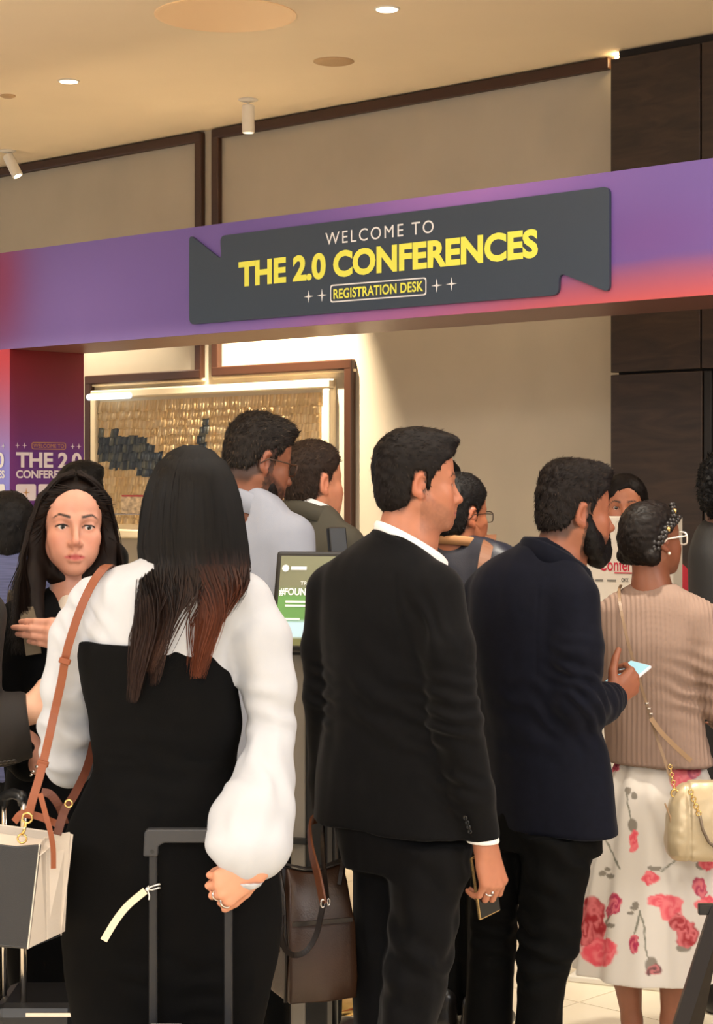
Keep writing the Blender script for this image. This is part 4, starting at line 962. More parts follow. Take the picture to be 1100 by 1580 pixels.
PA.part('blouse', F, M_blouse, folds(21, 0.007, (12, 12, 6), extra=(
    (g(405, 1110, -0.08), 0.08, (0.2, 0, 1), 0.05, 0.004), (g(390, 1290, -0.12), 0.09, (1, 0, -0.25), 0.045, 0.010), (g(110, 1150, 0.0), 0.10, (0.35, 0, 1), 0.07, 0.010), (g(125, 960, -0.05), 0.06, (1, 0, 0.8), 0.035, 0.006),
    (g(400, 1220, -0.1), 0.10, (1, 0, 0.3), 0.06, 0.006), (g(300, 935, -0.1), 0.12, (0.9, 0, 0.5), 0.08, 0.003))))
collar(PA, 'blouse_collar', M_blouse, g(275, 858, 0.0), 0.066, 0.060, -5, g(0, 872)[2], g(0, 838)[2], 1.30, -170, 170, 0.004, 0.03)
F = PA.field(350, 1325, 440, 1375, -0.32, -0.1, 0.004); F.cone(g(390, 1333, -0.22), g(384, 1346, -0.225), 0.036, 0.034, 0.005, flat=((0, 1, 0), 1.2)); PA.part('blouse_cuff', F, M_blouse, folds(25, 0.003, (60, 60, 10)))
F = PA.field(60, 950, 470, 1990, -0.26, 0.26, 0.007)      # jumpsuit
tz = lambda x: 0
F.loft([PA.ring(968, 118, 356, 0.108), PA.ring(1000, 119, 357, 0.110), PA.ring(1060, 127, 366, 0.112), PA.ring(1120, 140, 374, 0.108), PA.ring(1180, 146, 366, 0.104), PA.ring(1225, 128, 384, 0.112), PA.ring(1280, 104, 410, 0.125),
        PA.ring(1340, 94, 428, 0.138), PA.ring(1400, 92, 434, 0.142), PA.ring(1470, 98, 429, 0.135), PA.ring(1530, 106, 416, 0.125), PA.ring(1600, 118, 402, 0.115), PA.ring(1700, 135, 385, 0.10)], 0.02)
F.loft([PA.ring(1640, 128, 258, 0.10), PA.ring(1800, 160, 250, 0.07), PA.ring(1960, 165, 245, 0.065)], 0.03); F.loft([PA.ring(1640, 268, 395, 0.10), PA.ring(1800, 280, 370, 0.07), PA.ring(1960, 285, 365, 0.065)], 0.03)
c0 = g(236, 985)
F.cut(lambda x, y, z: (z-(c0[2]-0.006+0.15*(x-c0[0])**2)).astype('f4')*np.ones_like(y), soft=0.002)
PA.part('jumpsuit', F, M_jump, folds(27, 0.003, (10, 10, 10), extra=((g(240, 1190, -0.12), 0.13, (0.15, 0, 1), 0.05, 0.0012), (g(210, 1510, -0.12), 0.08, (0.15, 0, 1), 0.06, 0.003), (g(330, 1520, -0.12), 0.08, (-0.15, 0, 1), 0.06, 0.003)),
    grooves=((g(238, 1180, -0.12), g(250, 1580, -0.16), 0.012, 0.007), (g(145, 1168, -0.06), g(238, 1178, -0.13), 0.006, 0.003), (g(238, 1178, -0.13), g(366, 1172, -0.06), 0.006, 0.003))))
finger_ring(PA, tipsA[0][0], tipsA[0][1], 0.4, 0.0108, M_chrome, 0.0028)
finger_ring(PA, tipsA[1][0], tipsA[1][1], 0.5, 0.0102, M_chrome, 0.0022)
shoes(PA, [(g(205, 1900)[0], 0.02), (g(325, 1900)[0], 0.02)], 0)
# long straight hair, dark with copper ends
rng = np.random.default_rng(7)
ys = np.array([686, 694, 710, 735, 770, 810, 850, 880]); xl = np.array([288, 268, 248, 233, 223, 217, 214, 218]); xr = np.array([302, 325, 345, 360, 370, 377, 383, 386])
ryy = np.array([0.02, 0.045, 0.07, 0.092, 0.102, 0.102, 0.098, 0.092])
F = PA.field(200, 680, 400, 960, -0.2, 0.14, 0.0045)
F.loft([PA.ring(y, a+5, b-5, r-0.006, -0.005) for y, a, b, r in zip(ys, xl, xr, ryy)], 0.02)
F.cut(lambda x, y, z: (y-hf.o[1]-0.035).astype('f4')*np.ones_like(x+z), soft=0.01)
V, Q = F.nets(); V = relax(V, Q, 2); c0h = srgb((13, 11, 11)); C = c0h*(1+0.3*fbm(V, (220, 220, 10), 1, 3))[:, None]
S = []
ends = [(0.30, [(880, 232), (960, 222), (1085, 205)], 26, 9, (44, 28, 22)), (0.16, [(880, 262), (960, 250), (1060, 236)], 24, 10, (44, 28, 22)), (0.10, [(880, 290), (950, 258), (1040, 230)], 20, 12, (60, 38, 28)),
        (0.30, [(880, 338), (950, 322), (1048, 302)], 26, 12, (96, 50, 32)), (0.10, [(880, 362), (920, 345), (985, 318)], 14, 10, (104, 56, 36)), (0.05, [(880, 372), (930, 350), (990, 322)], 14, 8, (84, 46, 32))]
pr = np.array([e[0] for e in ends]); pr /= pr.sum()
for k in range(2600):
    q = rng.uniform(-1, 1); q = np.sign(q)*abs(q)**0.85; lower = rng.random() < 0.62
    e = ends[rng.choice(len(ends), p=pr)]; endy = rng.uniform(885, 960)
    if not lower: e = min(ends, key=lambda e_: abs(e_[1][0][1]-(300+80*q))+rng.random()*12)
    if lower:
        q = np.clip(((e[1][0][1]-300)/80)+rng.normal(0, 0.22), -1, 1)
    yy = np.concatenate([np.linspace(687+rng.random()*10, 880, 9), np.linspace(892, endy, 3)]) if not lower else np.concatenate([np.linspace(687+rng.random()*12, 870, 8), np.linspace(895, e[1][-1][0]-abs(rng.normal(0, 26)), 7)])
    ph = rng.random()*6; jx = rng.normal(0, 1); wob = rng.normal(0, 2.0); pts = []; cols = []; off = rng.uniform(-0.004, 0.004)
    for y in yy:
        if y <= 885:
            a, b = np.interp(y, ys, xl), np.interp(y, ys, xr); r = np.interp(y, ys, ryy); x = (a+b)/2+(b-a)/2*q; dep = -0.005-r*math.sqrt(max(1-q*q, 0))-off
            x += wob*math.sin(y/50+ph)*0.5; last = (x, dep, y)
        else:
            t = (y-880)/((e[1][-1][0] if lower else 1060)-880); ex = np.interp(y, [p_[0] for p_ in e[1]], [p_[1] for p_ in e[1]]); x = last[0]*(1-min(t*2.2, 1))+(ex+jx*e[3]*(1.15-0.8*t))*min(t*2.2, 1)+wob*1.6*math.sin(y/42+ph)
            dw = min((y-870)/35, 1); dep = last[1]*(1-dw)+min(last[1], -0.122-0.006*jx)*dw
        pts.append(g(x, y, dep)); tt = np.clip((y-850)/150, 0, 1)
        tt = tt*(0.35 if not lower else 1); cols.append(c0h*(0.75+0.5*((k*37) % 10)/10)*(1-tt)+srgb(e[4])*(0.6+0.6*((k*53) % 10)/10)*tt)
    S.append((np.array(pts), 0.0042 if not lower else 0.0036, np.array([q*0.9, -1.0, 0.15]), np.array(cols)))
SV, SF, SCc = strands(S)
me = mesh_np('hair', np.concatenate([V, SV]), [np.concatenate([Q, SF+len(V)])], np.concatenate([C, SCc]))
link('hair', me, M_hair, PA.root, True)['label'] = 'long straight black hair with copper ends'
# ------------------------------------------------------------------ woman facing the camera
M_jack = mat('black_jacket_cloth', (9, 9, 10), 0.85, bump=0.2, bscale=700, spec=0.1)
PB = Person(110, 655, 'woman with long dark hair facing the camera, in a black jacket')
g = PB.p; hf = head_frame(g(112, 813), 193, 2, -2, 0.985)
F = PB.field(5, 725, 235, 1225, -0.32, 0.16, 0.0030)
build_head(F, hf, fem=1, neck=g(112, 930, 0.02), neck_r=(0.046, 0.05))
F.cone(g(112, 925, 0.02), g(110, 985, 0.03), 0.05, 0.075, 0.03); F.cone(g(110, 985, 0.03), g(110, 1215, 0.03), 0.075, 0.06, 0.03)
hB, tB = hand(F, g(132, 985, -0.22), (-0.97, -0.05, 0.12), (0.10, 0.15, 1.0), ((12, 18, 10), (10, 14, 8), (12, 16, 8), (14, 18, 10)), (22, 40, 10, 10), 0.9, side=-1, wrist_r=0.023, spread=(-4, -1, 2, 5))
F.chain([g(132, 985, -0.22), g(190, 1080, -0.18), g(185, 960, 0.03), g(112, 960, 0.03)], [0.024, 0.034, 0.04, 0.05], 0.02)
F.chain([g(50, 960, 0.03), g(30, 1120, 0.0), g(60, 1180, -0.16)], [0.04, 0.034, 0.024], 0.02); F.chain([g(110, 960, 0.03), g(50, 960, 0.03)], [0.05, 0.04], 0.02)
def bx_(C, V, L): return C
PB.part('body', F, M_skin, paint=paint_skin((200, 144, 122), hf, lips=(176, 78, 78), brow=(40, 26, 20), flush=0.4))
add_eyes(PB, hf, look=(-0.12, 1, -0.02), iris=(50, 38, 30))
# hair: parted volume round the face, long over the shoulders
F = Field((hf.o[0]-0.17, hf.o[1]-0.2, hf.o[2]-0.34), (hf.o[0]+0.17, hf.o[1]+0.18, hf.o[2]+0.17), 0.0045)
F.ell((0, -0.026, 0.034), (0.084, 0.100, 0.092), 0.02, hf); F.ell((0, -0.03, -0.05), (0.086, 0.075, 0.11), 0.04, hf); F.ell((0, 0.02, 0.058), (0.068, 0.055, 0.060), 0.03, hf)
for sx in (-1, 1):
    F.chain([(sx*0.078, 0.012, 0.04), (sx*0.088, 0.004, -0.04), (sx*0.092, 0.010, -0.13), (sx*0.088, 0.045, -0.24)], [0.018, 0.020, 0.026, 0.030], 0.03, hf)
F.cut(lambda x, y, z: (-(np.sqrt((x/0.0680)**2+((z+0.022)/0.104)**2)-1)*0.06+np.minimum(y-0.015, 0.0)*-1.0*0).astype('f4')*np.where(y > 0.018, 1, -1).astype('f4')-np.where(y > 0.018, 0, 0.02).astype('f4'), hf, soft=0.006)
V, Q = F.nets(); V = relax(V, Q, 2); N = normals(V, Q); cB = srgb((26, 17, 13)); C = cB*(1+0.35*fbm(V, (160, 160, 14), 2, 3))[:, None]
rng = np.random.default_rng(3); S = []
def strand_from(sx, q, k):
    # q 0 front edge .. 1 back; from the parting over the temple and down
    a0 = np.array([0.006*sx, 0.062-0.12*q, 0.125-0.02*q]); pts = [a0, [sx*0.040, 0.062-0.13*q, 0.108-0.015*q], [sx*0.070, 0.040-0.11*q, 0.065], [sx*0.090, 0.020-0.10*q, 0.0], [sx*0.104, 0.012-0.09*q, -0.08], [sx*(0.108+0.01*rng.normal()), 0.03-0.09*q, -0.16], [sx*(0.100+0.015*rng.normal()), 0.055-0.10*q, -0.25-0.05*rng.random()]]
    return np.array(pts)*np.array([1.11, 1.0, 1.02])+np.array([[0, 0, 0]]*4+[[0, 0.015, 0]]+[[0, 0.03, 0]]*2)+rng.normal(0, 0.003, (7, 3))
for k in range(1500):
    sx = 1 if rng.random() < 0.5 else -1; P_ = strand_from(sx, rng.random()**1.3, k); t = np.linspace(0, 6, 16); P_ = np.stack([np.interp(t, range(7), P_[:, c]) for c in range(3)], 1)
    W = np.array([hf.w(p_) for p_ in P_]); S.append((W, 0.0042, W.mean(0)-hf.w((0, -0.02, -0.02)), cB*(0.6+0.9*rng.random())))
L = hf.loc(V); ed_ = np.abs(np.sqrt((L[:, 0]/0.068)**2+((L[:, 2]+0.022)/0.104)**2)-1)
for j in rng.choice(np.where((ed_ < 0.10) & (L[:, 1] > 0.015) & (L[:, 2] > -0.03))[0], 420):
    d = np.array([np.sign(L[j, 0])*0.75, -0.45, 0.05-6*max(0, 0.06-L[j, 2])]) @ hf.R.T; d = d-N[j]*(d @ N[j]); d /= np.linalg.norm(d); a = V[j]-N[j]*0.003-d*0.006; l = 0.035+0.02*rng.random()
    S.append((np.array([a, a+d*l*0.35+N[j]*0.003, a+d*l*0.7+N[j]*0.003, a+d*l]), 0.003, N[j], cB*(0.6+0.8*rng.random())))
SV, SF, SCc = strands(S); me = mesh_np('hair', np.concatenate([V, SV]), [np.concatenate([Q, SF+len(V)])], np.concatenate([C, SCc])); link('hair', me, M_hair, PB.root, True)
F = PB.field(-90, 895, 260, 1590, -0.30, 0.24, 0.0065)
F.loft([PB.ring(905, 78, 148, 0.05, 0.03), PB.ring(925, 48, 176, 0.075, 0.03), PB.ring(950, 15, 205, 0.10, 0.03), PB.ring(985, 5, 215, 0.11, 0.03), PB.ring(1100, 18, 200, 0.11, 0.03), PB.ring(1250, 5, 215, 0.12, 0.03), PB.ring(1400, 5, 210, 0.12, 0.03), PB.ring(1570, 20, 100, 0.08, 0.03)], 0.03)
F.chain([g(35, 965, 0.02), g(10, 1060, 0.0), g(15, 1140, -0.02), g(45, 1175, -0.12)], [0.062, 0.056, 0.052, 0.042], 0.02); F.chain([g(188, 965, 0.02), g(205, 1060, -0.05), g(195, 1090, -0.12), g(150, 1020, -0.19)], [0.062, 0.056, 0.05, 0.04], 0.02)
F.ell(g(112, 905, -0.05), (0.04, 0.08, 0.07), 0.02, op='sub')
PB.part('jacket', F, M_jack, folds(31, 0.006, (12, 12, 6)))
F = PB.field(50, 880, 170, 1000, -0.12, 0.12, 0.005); F.loft([PB.ring(915, 88, 138, 0.045, 0.01), PB.ring(990, 80, 145, 0.08, 0.0)], 0.01); PB.part('top', F, mat('cream_top_cloth', (226, 214, 200), 0.8), folds(32, 0.003))
MB().strap([g(52, 1010, -0.125), g(44, 955, -0.105), g(34, 925, -0.05), g(26, 912, 0.02), g(22, 935, 0.12), g(24, 1010, 0.15)], [(0, -1, 0.1), (0, -1, 0.4), (0, -0.6, 1), (0, 0.1, 1), (0, 1, 0.4), (0, 1, 0)], 0.035, 0.006).build('bag_strap', mat('khaki_webbing', (96, 84, 66), 0.8), PB.root)
for sx in (-1,):
    MB().sphere(hf.w((0.071, 0.004, -0.043)), 0.0055).build('earring', mat('pearl', (235, 225, 210), 0.2), PB.root, True)
    MB().sphere(hf.w((-0.071, 0.004, -0.043)), 0.0055).build('earring', MATS['pearl'], PB.root, True)
br = [g(60, 1180, -0.16)+np.array([0.6*0.029*math.cos(a)+0.0, 0.029*math.sin(a), 0.8*0.029*math.cos(a)]) for a in np.linspace(0, 2*math.pi, 25)[:-1]]
mb = MB()
for q in br[::2]: mb.sphere(q, 0.0042, u=8, v=6)
mb.build('bracelet', M_chrome, PB.root, True)
shoes(PB, [(g(70, 1850)[0], 0.0), (g(150, 1850)[0], 0.0)], 190)

for sx in (-1, 1):   # upper lashes
    MB().tube([hf.w((sx*0.031+0.0148*c_, 0.0695+0.0152*math.sqrt(max(0.02, 1-(0.9*c_)**2))-0.0005, -0.0022+0.0056*math.sqrt(max(0, 1-c_*c_)))) for c_ in np.linspace(-1, 1, 13)], [0.0005]+[0.0013]*11+[0.0006], 6).build('eyelash', mat('lash', (16, 11, 10), 0.6), PB.root, True)
# ------------------------------------------------------------------ the other people in the queue
def glasses(P, fr, m, wire=0.0016, w_=0.024, hgt=0.017, y=0.098, lens=True, temple_drop=0.0):
    mb = MB()
    for sx in (-1, 1):
        pts = [fr.w((sx*0.033+w_*math.copysign(abs(math.cos(a))**0.6, math.cos(a)), y-0.10*abs(sx*0.033+w_*math.cos(a))**1.5*2, -0.003+hgt*math.copysign(abs(math.sin(a))**0.6, math.sin(a)))) for a in np.linspace(0, 2*math.pi, 29)[:-1]]
        mb.tube(pts, wire, 6, closed=True)
        mb.tube([fr.w((sx*0.057, y-0.006, 0.006)), fr.w((sx*0.074, y-0.02, 0.007)), fr.w((sx*0.083, 0.03, 0.006)), fr.w((sx*0.084, -0.012, 0.004)), fr.w((sx*0.080, -0.034, -0.014))], wire, 6)
    mb.tube([fr.w((-0.010, y+0.002, 0.004)), fr.w((0, y+0.006, 0.006)), fr.w((0.010, y+0.002, 0.004))], wire, 6)
    mb.build('glasses', m, P.root, True)
def man(px, s, label, head, yaw, neck, skin, jacket, mj, rings, shear=-0.3, h=0.0052, hj=0.008, sc=0.92, pitch=0, hair=None, trouser=None, legs=None, arms=(), beard=None, bw=0.0, fl=0.005, shoe_m=None, lids=True, collar_c=None, shirt=True, fem=0.0, hands=(), roll=0, neckhole=True):
    P = Person(px, s, label); g = P.p; hf = head_frame(g(*head), yaw, pitch, roll, sc)
    x0 = min(r[1] for r in rings); x1 = max(r[2] for r in rings)
    F = P.field(head[0]-120, head[1]-0.2*s, head[0]+120, rings[-1][0], -0.3, 0.3, h)
    build_head(F, hf, fem=fem, neck=g(*neck), neck_r=(0.056-0.01*fem, 0.062-0.01*fem), lids=lids)
    mx = (x0+x1)/2; F.cone(g(*neck), g(mx, neck[1]+0.12*s), 0.06, 0.08, 0.03); F.cone(g(mx, neck[1]+0.12*s), g(mx, rings[-1][0]-10), 0.08, 0.08, 0.03)
    P.part('body', F, M_skin, paint=paint_skin(skin, hf, beard=beard, bw=bw, scalp=(30, 22, 19), lips=None))
    add_eyes(P, hf)
    if hair: short_hair(P, hf, **hair)
    F = P.field(x0-70, rings[0][0]-12, x1+70, rings[-1][0]+25, -0.34, 0.34, hj)
    F.loft([P.ring(*r) for r in rings], 0.03, shear=shear)
    for pts, rs in arms: F.chain([g(*q) for q in pts], rs, 0.02)
    if neckhole: F.ell(hf.w((0, -0.03, -0.165)), (0.062, 0.062, 0.05), 0.01, op='sub')
    P.part(jacket, F, mj, folds(px*0.1, fl, (13, 13, 6)))
    fy = HOR+CAMH*s
    if legs is None: legs = [(mx-0.1*s, mx+0.01*s, 0.04), (mx-0.01*s, mx+0.1*s, -0.04)]
    F = P.field(x0-60, rings[-1][0]-45, x1+60, fy-10, -0.3, 0.3, 0.011)
    for xl_, xr_, dy in legs: F.loft([P.ring(rings[-1][0]-40, xl_-5, xr_+5, 0.09, dy), P.ring(fy-0.45*s, xl_+4, xr_-4, 0.07, dy), P.ring(fy-0.06*s, xl_+8, xr_-8, 0.06, dy)], 0.03)
    P.part('trousers', F, trouser or M_trs, folds(px*0.2, 0.006, (14, 14, 6)))
    shoes(P, [(g((a+b)/2, 1000)[0], dy) for a, b, dy in legs], yaw*0.6, shoe_m)
    return P, g, hf
wave = lambda L: np.stack([0*L[:, 0], np.where(L[:, 2] > 0.05, 0.8, 0.2), np.where(L[:, 2] > 0.05, 0.35, -1.0)], 1)
M_grey = mat('pale_blue_grey_cloth', (150, 155, 168), 0.75, bump=0.2, bscale=800)
PE, g, hfE = man(425, 575, 'tall bearded man in glasses and a pale grey blazer, behind the long-haired woman', (399, 712), -60, (388, 780, 0), (140, 88, 64), 'blazer', M_grey,
    [(748, 372, 402, 0.05), (762, 352, 424, 0.07), (782, 332, 446, 0.085), (806, 320, 464, 0.10), (840, 318, 470, 0.115), (920, 322, 468, 0.12), (1020, 330, 462, 0.115), (1120, 322, 470, 0.125), (1235, 318, 476, 0.13)], -0.5, 0.0042, 0.006, 0.94, -14,
    dict(top=0.022, side=0.003, back=0.006, front=0.086, col=(30, 24, 20), n=4200, length=0.015, lift=1.0, hi=(110, 92, 74), flow=wave, seed=6, amp=0.003, bumps=(((0, 0.05, 0.105), (0.054, 0.046, 0.026), 0.02),),
         nape=[(-0.12, -0.04), (-0.06, -0.035), (-0.034, -0.005), (-0.02, 0.03), (0.01, 0.03), (0.014, -0.012), (0.03, 0.0), (0.12, 0.0)]),
    arms=(([(450, 828, -0.08), (455, 900, -0.11), (452, 980, -0.12), (468, 1010, 0.05)], [0.064, 0.058, 0.054, 0.045]), ([(335, 832, 0.08), (330, 920, 0.1), (340, 1000, 0.1), (400, 1010, 0.2)], [0.06, 0.054, 0.05, 0.04])), beard=(24, 18, 15), bw=0.9, fl=0.006)
collar(PE, 'blazer_collar', M_grey, g(390, 770, 0.0), 0.072, 0.070, -58, g(0, 784)[2], g(0, 752)[2], 1.22, -120, 120, 0.006, 0.07)
F = Field(hfE.o-0.16, hfE.o+0.16, 0.005)
for sx in (-1, 1): F.cone((sx*0.053, 0.012, -0.04), (sx*0.044, 0.032, -0.085), 0.014, 0.02, 0.015, hfE); F.cone((sx*0.042, 0.034, -0.085), (sx*0.014, 0.070, -0.106), 0.021, 0.022, 0.02, hfE)
make_hair(PE, F, hfE, (22, 16, 14), n=1500, length=0.007, lift=0.7, flow=lambda L: np.stack([0*L[:, 0], 0.3+0*L[:, 1], -1+0*L[:, 2]], 1), seed=5, amp=0.002, width=0.0022, name='beard')
glasses(PE, hfE, mat('brown_frame', (70, 44, 26), 0.35), 0.002)
M_olive = mat('olive_suit_cloth', (72, 68, 56), 0.8, bump=0.2, bscale=800)
PF, g, hfF = man(487, 530, 'man in an olive grey suit beside the framed artwork, facing right', (484, 744), -52, (478, 800, 0), (205, 138, 106), 'jacket', M_olive,
    [(768, 458, 492, 0.05), (780, 440, 514, 0.07), (798, 424, 530, 0.085), (820, 416, 542, 0.10), (855, 414, 546, 0.115), (950, 420, 542, 0.12), (1050, 424, 540, 0.115), (1200, 418, 548, 0.13)], -0.5, 0.0045, 0.007, 0.92, 0,
    dict(top=0.016, side=0.004, back=0.006, front=0.078, col=(46, 34, 27), n=3800, length=0.014, lift=0.7, hi=(112, 92, 76), flow=wave, seed=8, amp=0.002),
    arms=(([(530, 842, -0.08), (534, 920, -0.1), (532, 1000, -0.1)], [0.062, 0.056, 0.05]),))
collar(PF, 'jacket_collar', M_olive, g(480, 785, 0.0), 0.080, 0.076, -52, g(0, 795)[2], g(0, 771)[2], 1.2, -120, 120, 0.006, 0.06)
collar(PF, 'shirt_collar', M_shirt, g(482, 785, 0.0), 0.070, 0.070, -52, g(0, 790)[2], g(0, 764)[2], 1.1, -165, 165, 0.004, 0.06)
M_nylon = mat('dark_nylon', (30, 32, 44), 0.45, bump=0.2, bscale=300)
PH, g, hfH = man(722, 520, 'man with glasses and a brown shoulder strap between the two suited men', (709, 795), -50, (705, 850, 0), (160, 98, 68), 'jacket', M_nylon,
    [(824, 684, 730, 0.05), (836, 662, 772, 0.075), (852, 642, 798, 0.10), (880, 634, 806, 0.115), (960, 640, 800, 0.12), (1200, 640, 800, 0.125)], -0.5, 0.0048, 0.007, 0.92, -2,
    dict(top=0.020, side=0.007, back=0.008, front=0.080, col=(17, 14, 13), n=3000, length=0.012, lift=0.5, flow=wave, seed=9), fl=0.008, neckhole=False)
collar(PH, 'jacket_collar', mat('tan_collar_cloth', (168, 120, 78), 0.8), g(707, 838, 0.0), 0.074, 0.072, -50, g(0, 838)[2], g(0, 825)[2], 1.08, -130, 130, 0.006, 0.02)
glasses(PH, hfH, mat('thin_dark_frame', (60, 40, 32), 0.3, metal=0.6), 0.0014)
MB().strap([g(757, 826, 0.02), g(756, 832, -0.06), g(751, 846, -0.125), g(745, 880, -0.17), g(735, 960, -0.185), g(728, 1040, -0.18)], [(0, 0.3, 1), (0.1, -0.3, 1), (0.2, -1, 0.6), (0.1, -1, 0.1), (0, -1, 0), (0, -1, 0)], 0.034, 0.005).build('shoulder_strap', mat('brown_strap', (118, 76, 50), 0.6), PH.root)
M_cream_t = mat('cream_trouser_cloth', (226, 220, 206), 0.8)
PO, g, hfO = man(684, 453, 'person almost hidden behind the black-suited man, with cream trousers and red shoes', (676, 760), -50, (672, 812, 0), (150, 95, 68), 'top', mat('cream_top', (205, 198, 186), 0.8),
    [(795, 650, 696, 0.05), (815, 628, 716, 0.08), (850, 612, 728, 0.10), (950, 620, 722, 0.11), (1180, 618, 724, 0.12)], -0.3, 0.007, 0.011, 0.92, 0,
    dict(top=0.018, side=0.006, back=0.008, col=(18, 14, 13), n=1200, length=0.012, flow=wave, seed=10), trouser=M_cream_t, legs=[(640, 688, 0.05), (684, 731, -0.04)], shoe_m=mat('red_shoe', (150, 44, 44), 0.5), neckhole=False)
M_red = mat('crimson_cloth', (170, 30, 48), 0.7)
PK, g, hfK = man(985, 430, 'woman in a crimson top standing behind the white conference sign', (964, 783), 170, (966, 838, 0), (176, 112, 82), 'top', M_red,
    [(842, 945, 990, 0.05), (858, 915, 1030, 0.07), (876, 893, 1060, 0.09), (910, 886, 1068, 0.10), (1000, 905, 1050, 0.10), (1150, 900, 1055, 0.12)], 0, 0.0048, 0.009, 0.90, 0, None, fem=1.0)
PK.root['group'] = 'staff behind the registration desk'
F = Field(hfK.o-0.2, hfK.o+0.2, 0.006)
F.ell((0, -0.026, 0.040), (0.090, 0.104, 0.094), 0.02, hfK); F.ell((0, -0.04, -0.03), (0.088, 0.08, 0.09), 0.04, hfK); F.ell((0, 0.02, 0.068), (0.070, 0.056, 0.062), 0.03, hfK)
F.cut(lambda x, y, z: np.where(y > 0.012, (1-np.sqrt(((x+0.012)/0.062)**2+((z+0.03)/0.105)**2))*0.06, -0.02).astype('f4'), hfK, soft=0.006)
make_hair(PK, F, hfK, (24, 18, 16), n=1400, length=0.02, lift=0.15, flow=lambda L: np.stack([L[:, 0]*8, 0*L[:, 1], -1+0*L[:, 2]], 1), seed=12)
PM, g, hfM = man(1118, 500, 'person in a dark jacket with curly black hair, cut by the right edge', (1121, 762), -20, (1122, 815, 0), (90, 58, 42), 'jacket', mat('charcoal_jacket', (24, 22, 21), 0.7, bump=0.2, bscale=500),
    [(792, 1100, 1148, 0.06), (806, 1084, 1172, 0.08), (828, 1072, 1190, 0.095), (860, 1064, 1200, 0.11), (950, 1066, 1196, 0.12), (1060, 1070, 1190, 0.115), (1230, 1066, 1196, 0.13)], -0.2, 0.007, 0.009, 0.92, 0,
    dict(top=0.026, side=0.018, back=0.016, front=0.08, col=(14, 12, 12), n=3600, length=0.014, lift=1.4, flow=lambda L: np.stack([np.sin(L[:, 2]*160), np.cos(L[:, 1]*170), np.sin(L[:, 0]*150)], 1), seed=11, amp=0.007, lumps=70), fl=0.007, neckhole=False)
M_blue = mat('blue_check_shirt', (74, 78, 112), 0.8, var=0.25, vscale=40, stretch=(0.3, 0.3, 6))
PC, g, hfC = man(12, 540, 'person with short black hair in a blue shirt, cut by the left edge', (14, 822), 6, (12, 868, 0), (160, 100, 70), 'shirt', M_blue,
    [(838, -22, 46, 0.05), (850, -50, 72, 0.075), (872, -84, 104, 0.10), (905, -98, 118, 0.115), (1000, -90, 110, 0.12), (1200, -90, 110, 0.12)], 0, 0.0055, 0.009, 0.92, 0,
    dict(top=0.012, side=0.006, back=0.008, col=(17, 15, 15), n=2200, length=0.012, lift=0.4, flow=wave, seed=13), fl=0.006)
PD, g, hfD = man(122, 500, 'person behind the facing woman, only the combed-up black hair showing', (121, 776), 12, (121, 830, 0), (165, 105, 76), 'jacket', M_suit,
    [(812, 95, 147, 0.05), (828, 70, 172, 0.08), (860, 45, 198, 0.11), (960, 50, 190, 0.12), (1180, 50, 190, 0.12)], 0, 0.007, 0.011, 0.92, 0,
    dict(top=0.020, side=0.008, back=0.008, col=(16, 14, 14), n=2600, length=0.016, lift=0.3, hi=(48, 46, 46), flow=lambda L: np.stack([0.8+0*L[:, 0], 0.2+0*L[:, 1], 0.5+0*L[:, 2]], 1), seed=14, amp=0.002, bumps=(((0.03, 0.0, 0.105), (0.056, 0.07, 0.035), 0.02),)))
# person at the left edge: only a dark sleeve and hand reach into the picture
PN = Person(-70, 690, 'person beyond the left edge, dark buttoned sleeve and hand reaching into the picture'); g = PN.p
hf = head_frame(g(-80, 800), -60, 0, 0, 0.92)
F = PN.field(-190, 690, 110, 1240, -0.3, 0.3, 0.005)
build_head(F, hf, neck=g(-85, 890), neck_r=(0.055, 0.062)); F.cone(g(-85, 890), g(-85, 990), 0.062, 0.09, 0.03); F.cone(g(-85, 990), g(-85, 1230), 0.09, 0.08, 0.03)
F.chain([g(-85, 960), g(-42, 965, -0.06), g(-44, 1110, -0.11), g(40, 1098, -0.02)], [0.06, 0.040, 0.04, 0.030], 0.02)
hand(F, g(40, 1096, -0.02), (0.80, 0.55, 0.18), (-0.3, 0.1, 1), ((60, 60, 35), (62, 60, 35), (62, 60, 35), (60, 60, 35)), (40, 10, 20, 15), 1.0, side=-1, wrist_r=0.030)
PN.part('body', F, M_skin, paint=paint_skin((228, 178, 148), hf)); add_eyes(PN, hf)
short_hair(PN, hf, col=(30, 22, 18), n=1200, seed=15, flow=wave)
F = PN.field(-220, 870, 80, 1330, -0.34, 0.3, 0.0065)
F.loft([PN.ring(880, -110, -60, 0.05), PN.ring(905, -150, -35, 0.08), PN.ring(940, -175, -10, 0.11), PN.ring(1050, -170, -20, 0.12), PN.ring(1320, -172, -15, 0.13)], 0.03)
F.chain([g(-35, 950, -0.06), g(-45, 1050, -0.1), g(-42, 1120, -0.11), g(0, 1124, -0.07), g(34, 1120, -0.03)], [0.066, 0.062, 0.068, 0.076, 0.074], 0.02)
e0 = g(44, 1120, -0.03); F.cut(lambda x, y, z: ((x-e0[0])*0.94+(z-e0[2])*0.10+(y-e0[1])*0.2).astype('f4'), soft=0.004)
PN.part('jacket', F, mat('dark_brown_cloth', (26, 21, 18), 0.75, bump=0.25, bscale=700), folds(44, 0.004))
F = PN.field(-190, 1270, 20, 1860, -0.3, 0.3, 0.012)
for xl_, xr_, dy in ((-165, -90, 0.05), (-95, -20, -0.05)): F.loft([PN.ring(1280, xl_, xr_, 0.1, dy), PN.ring(1850, xl_+12, xr_-8, 0.07, dy)], 0.03)
PN.part('trousers', F, M_trs); shoes(PN, [(g(-125, 1000)[0], 0.05), (g(-58, 1000)[0], -0.05)], -60)
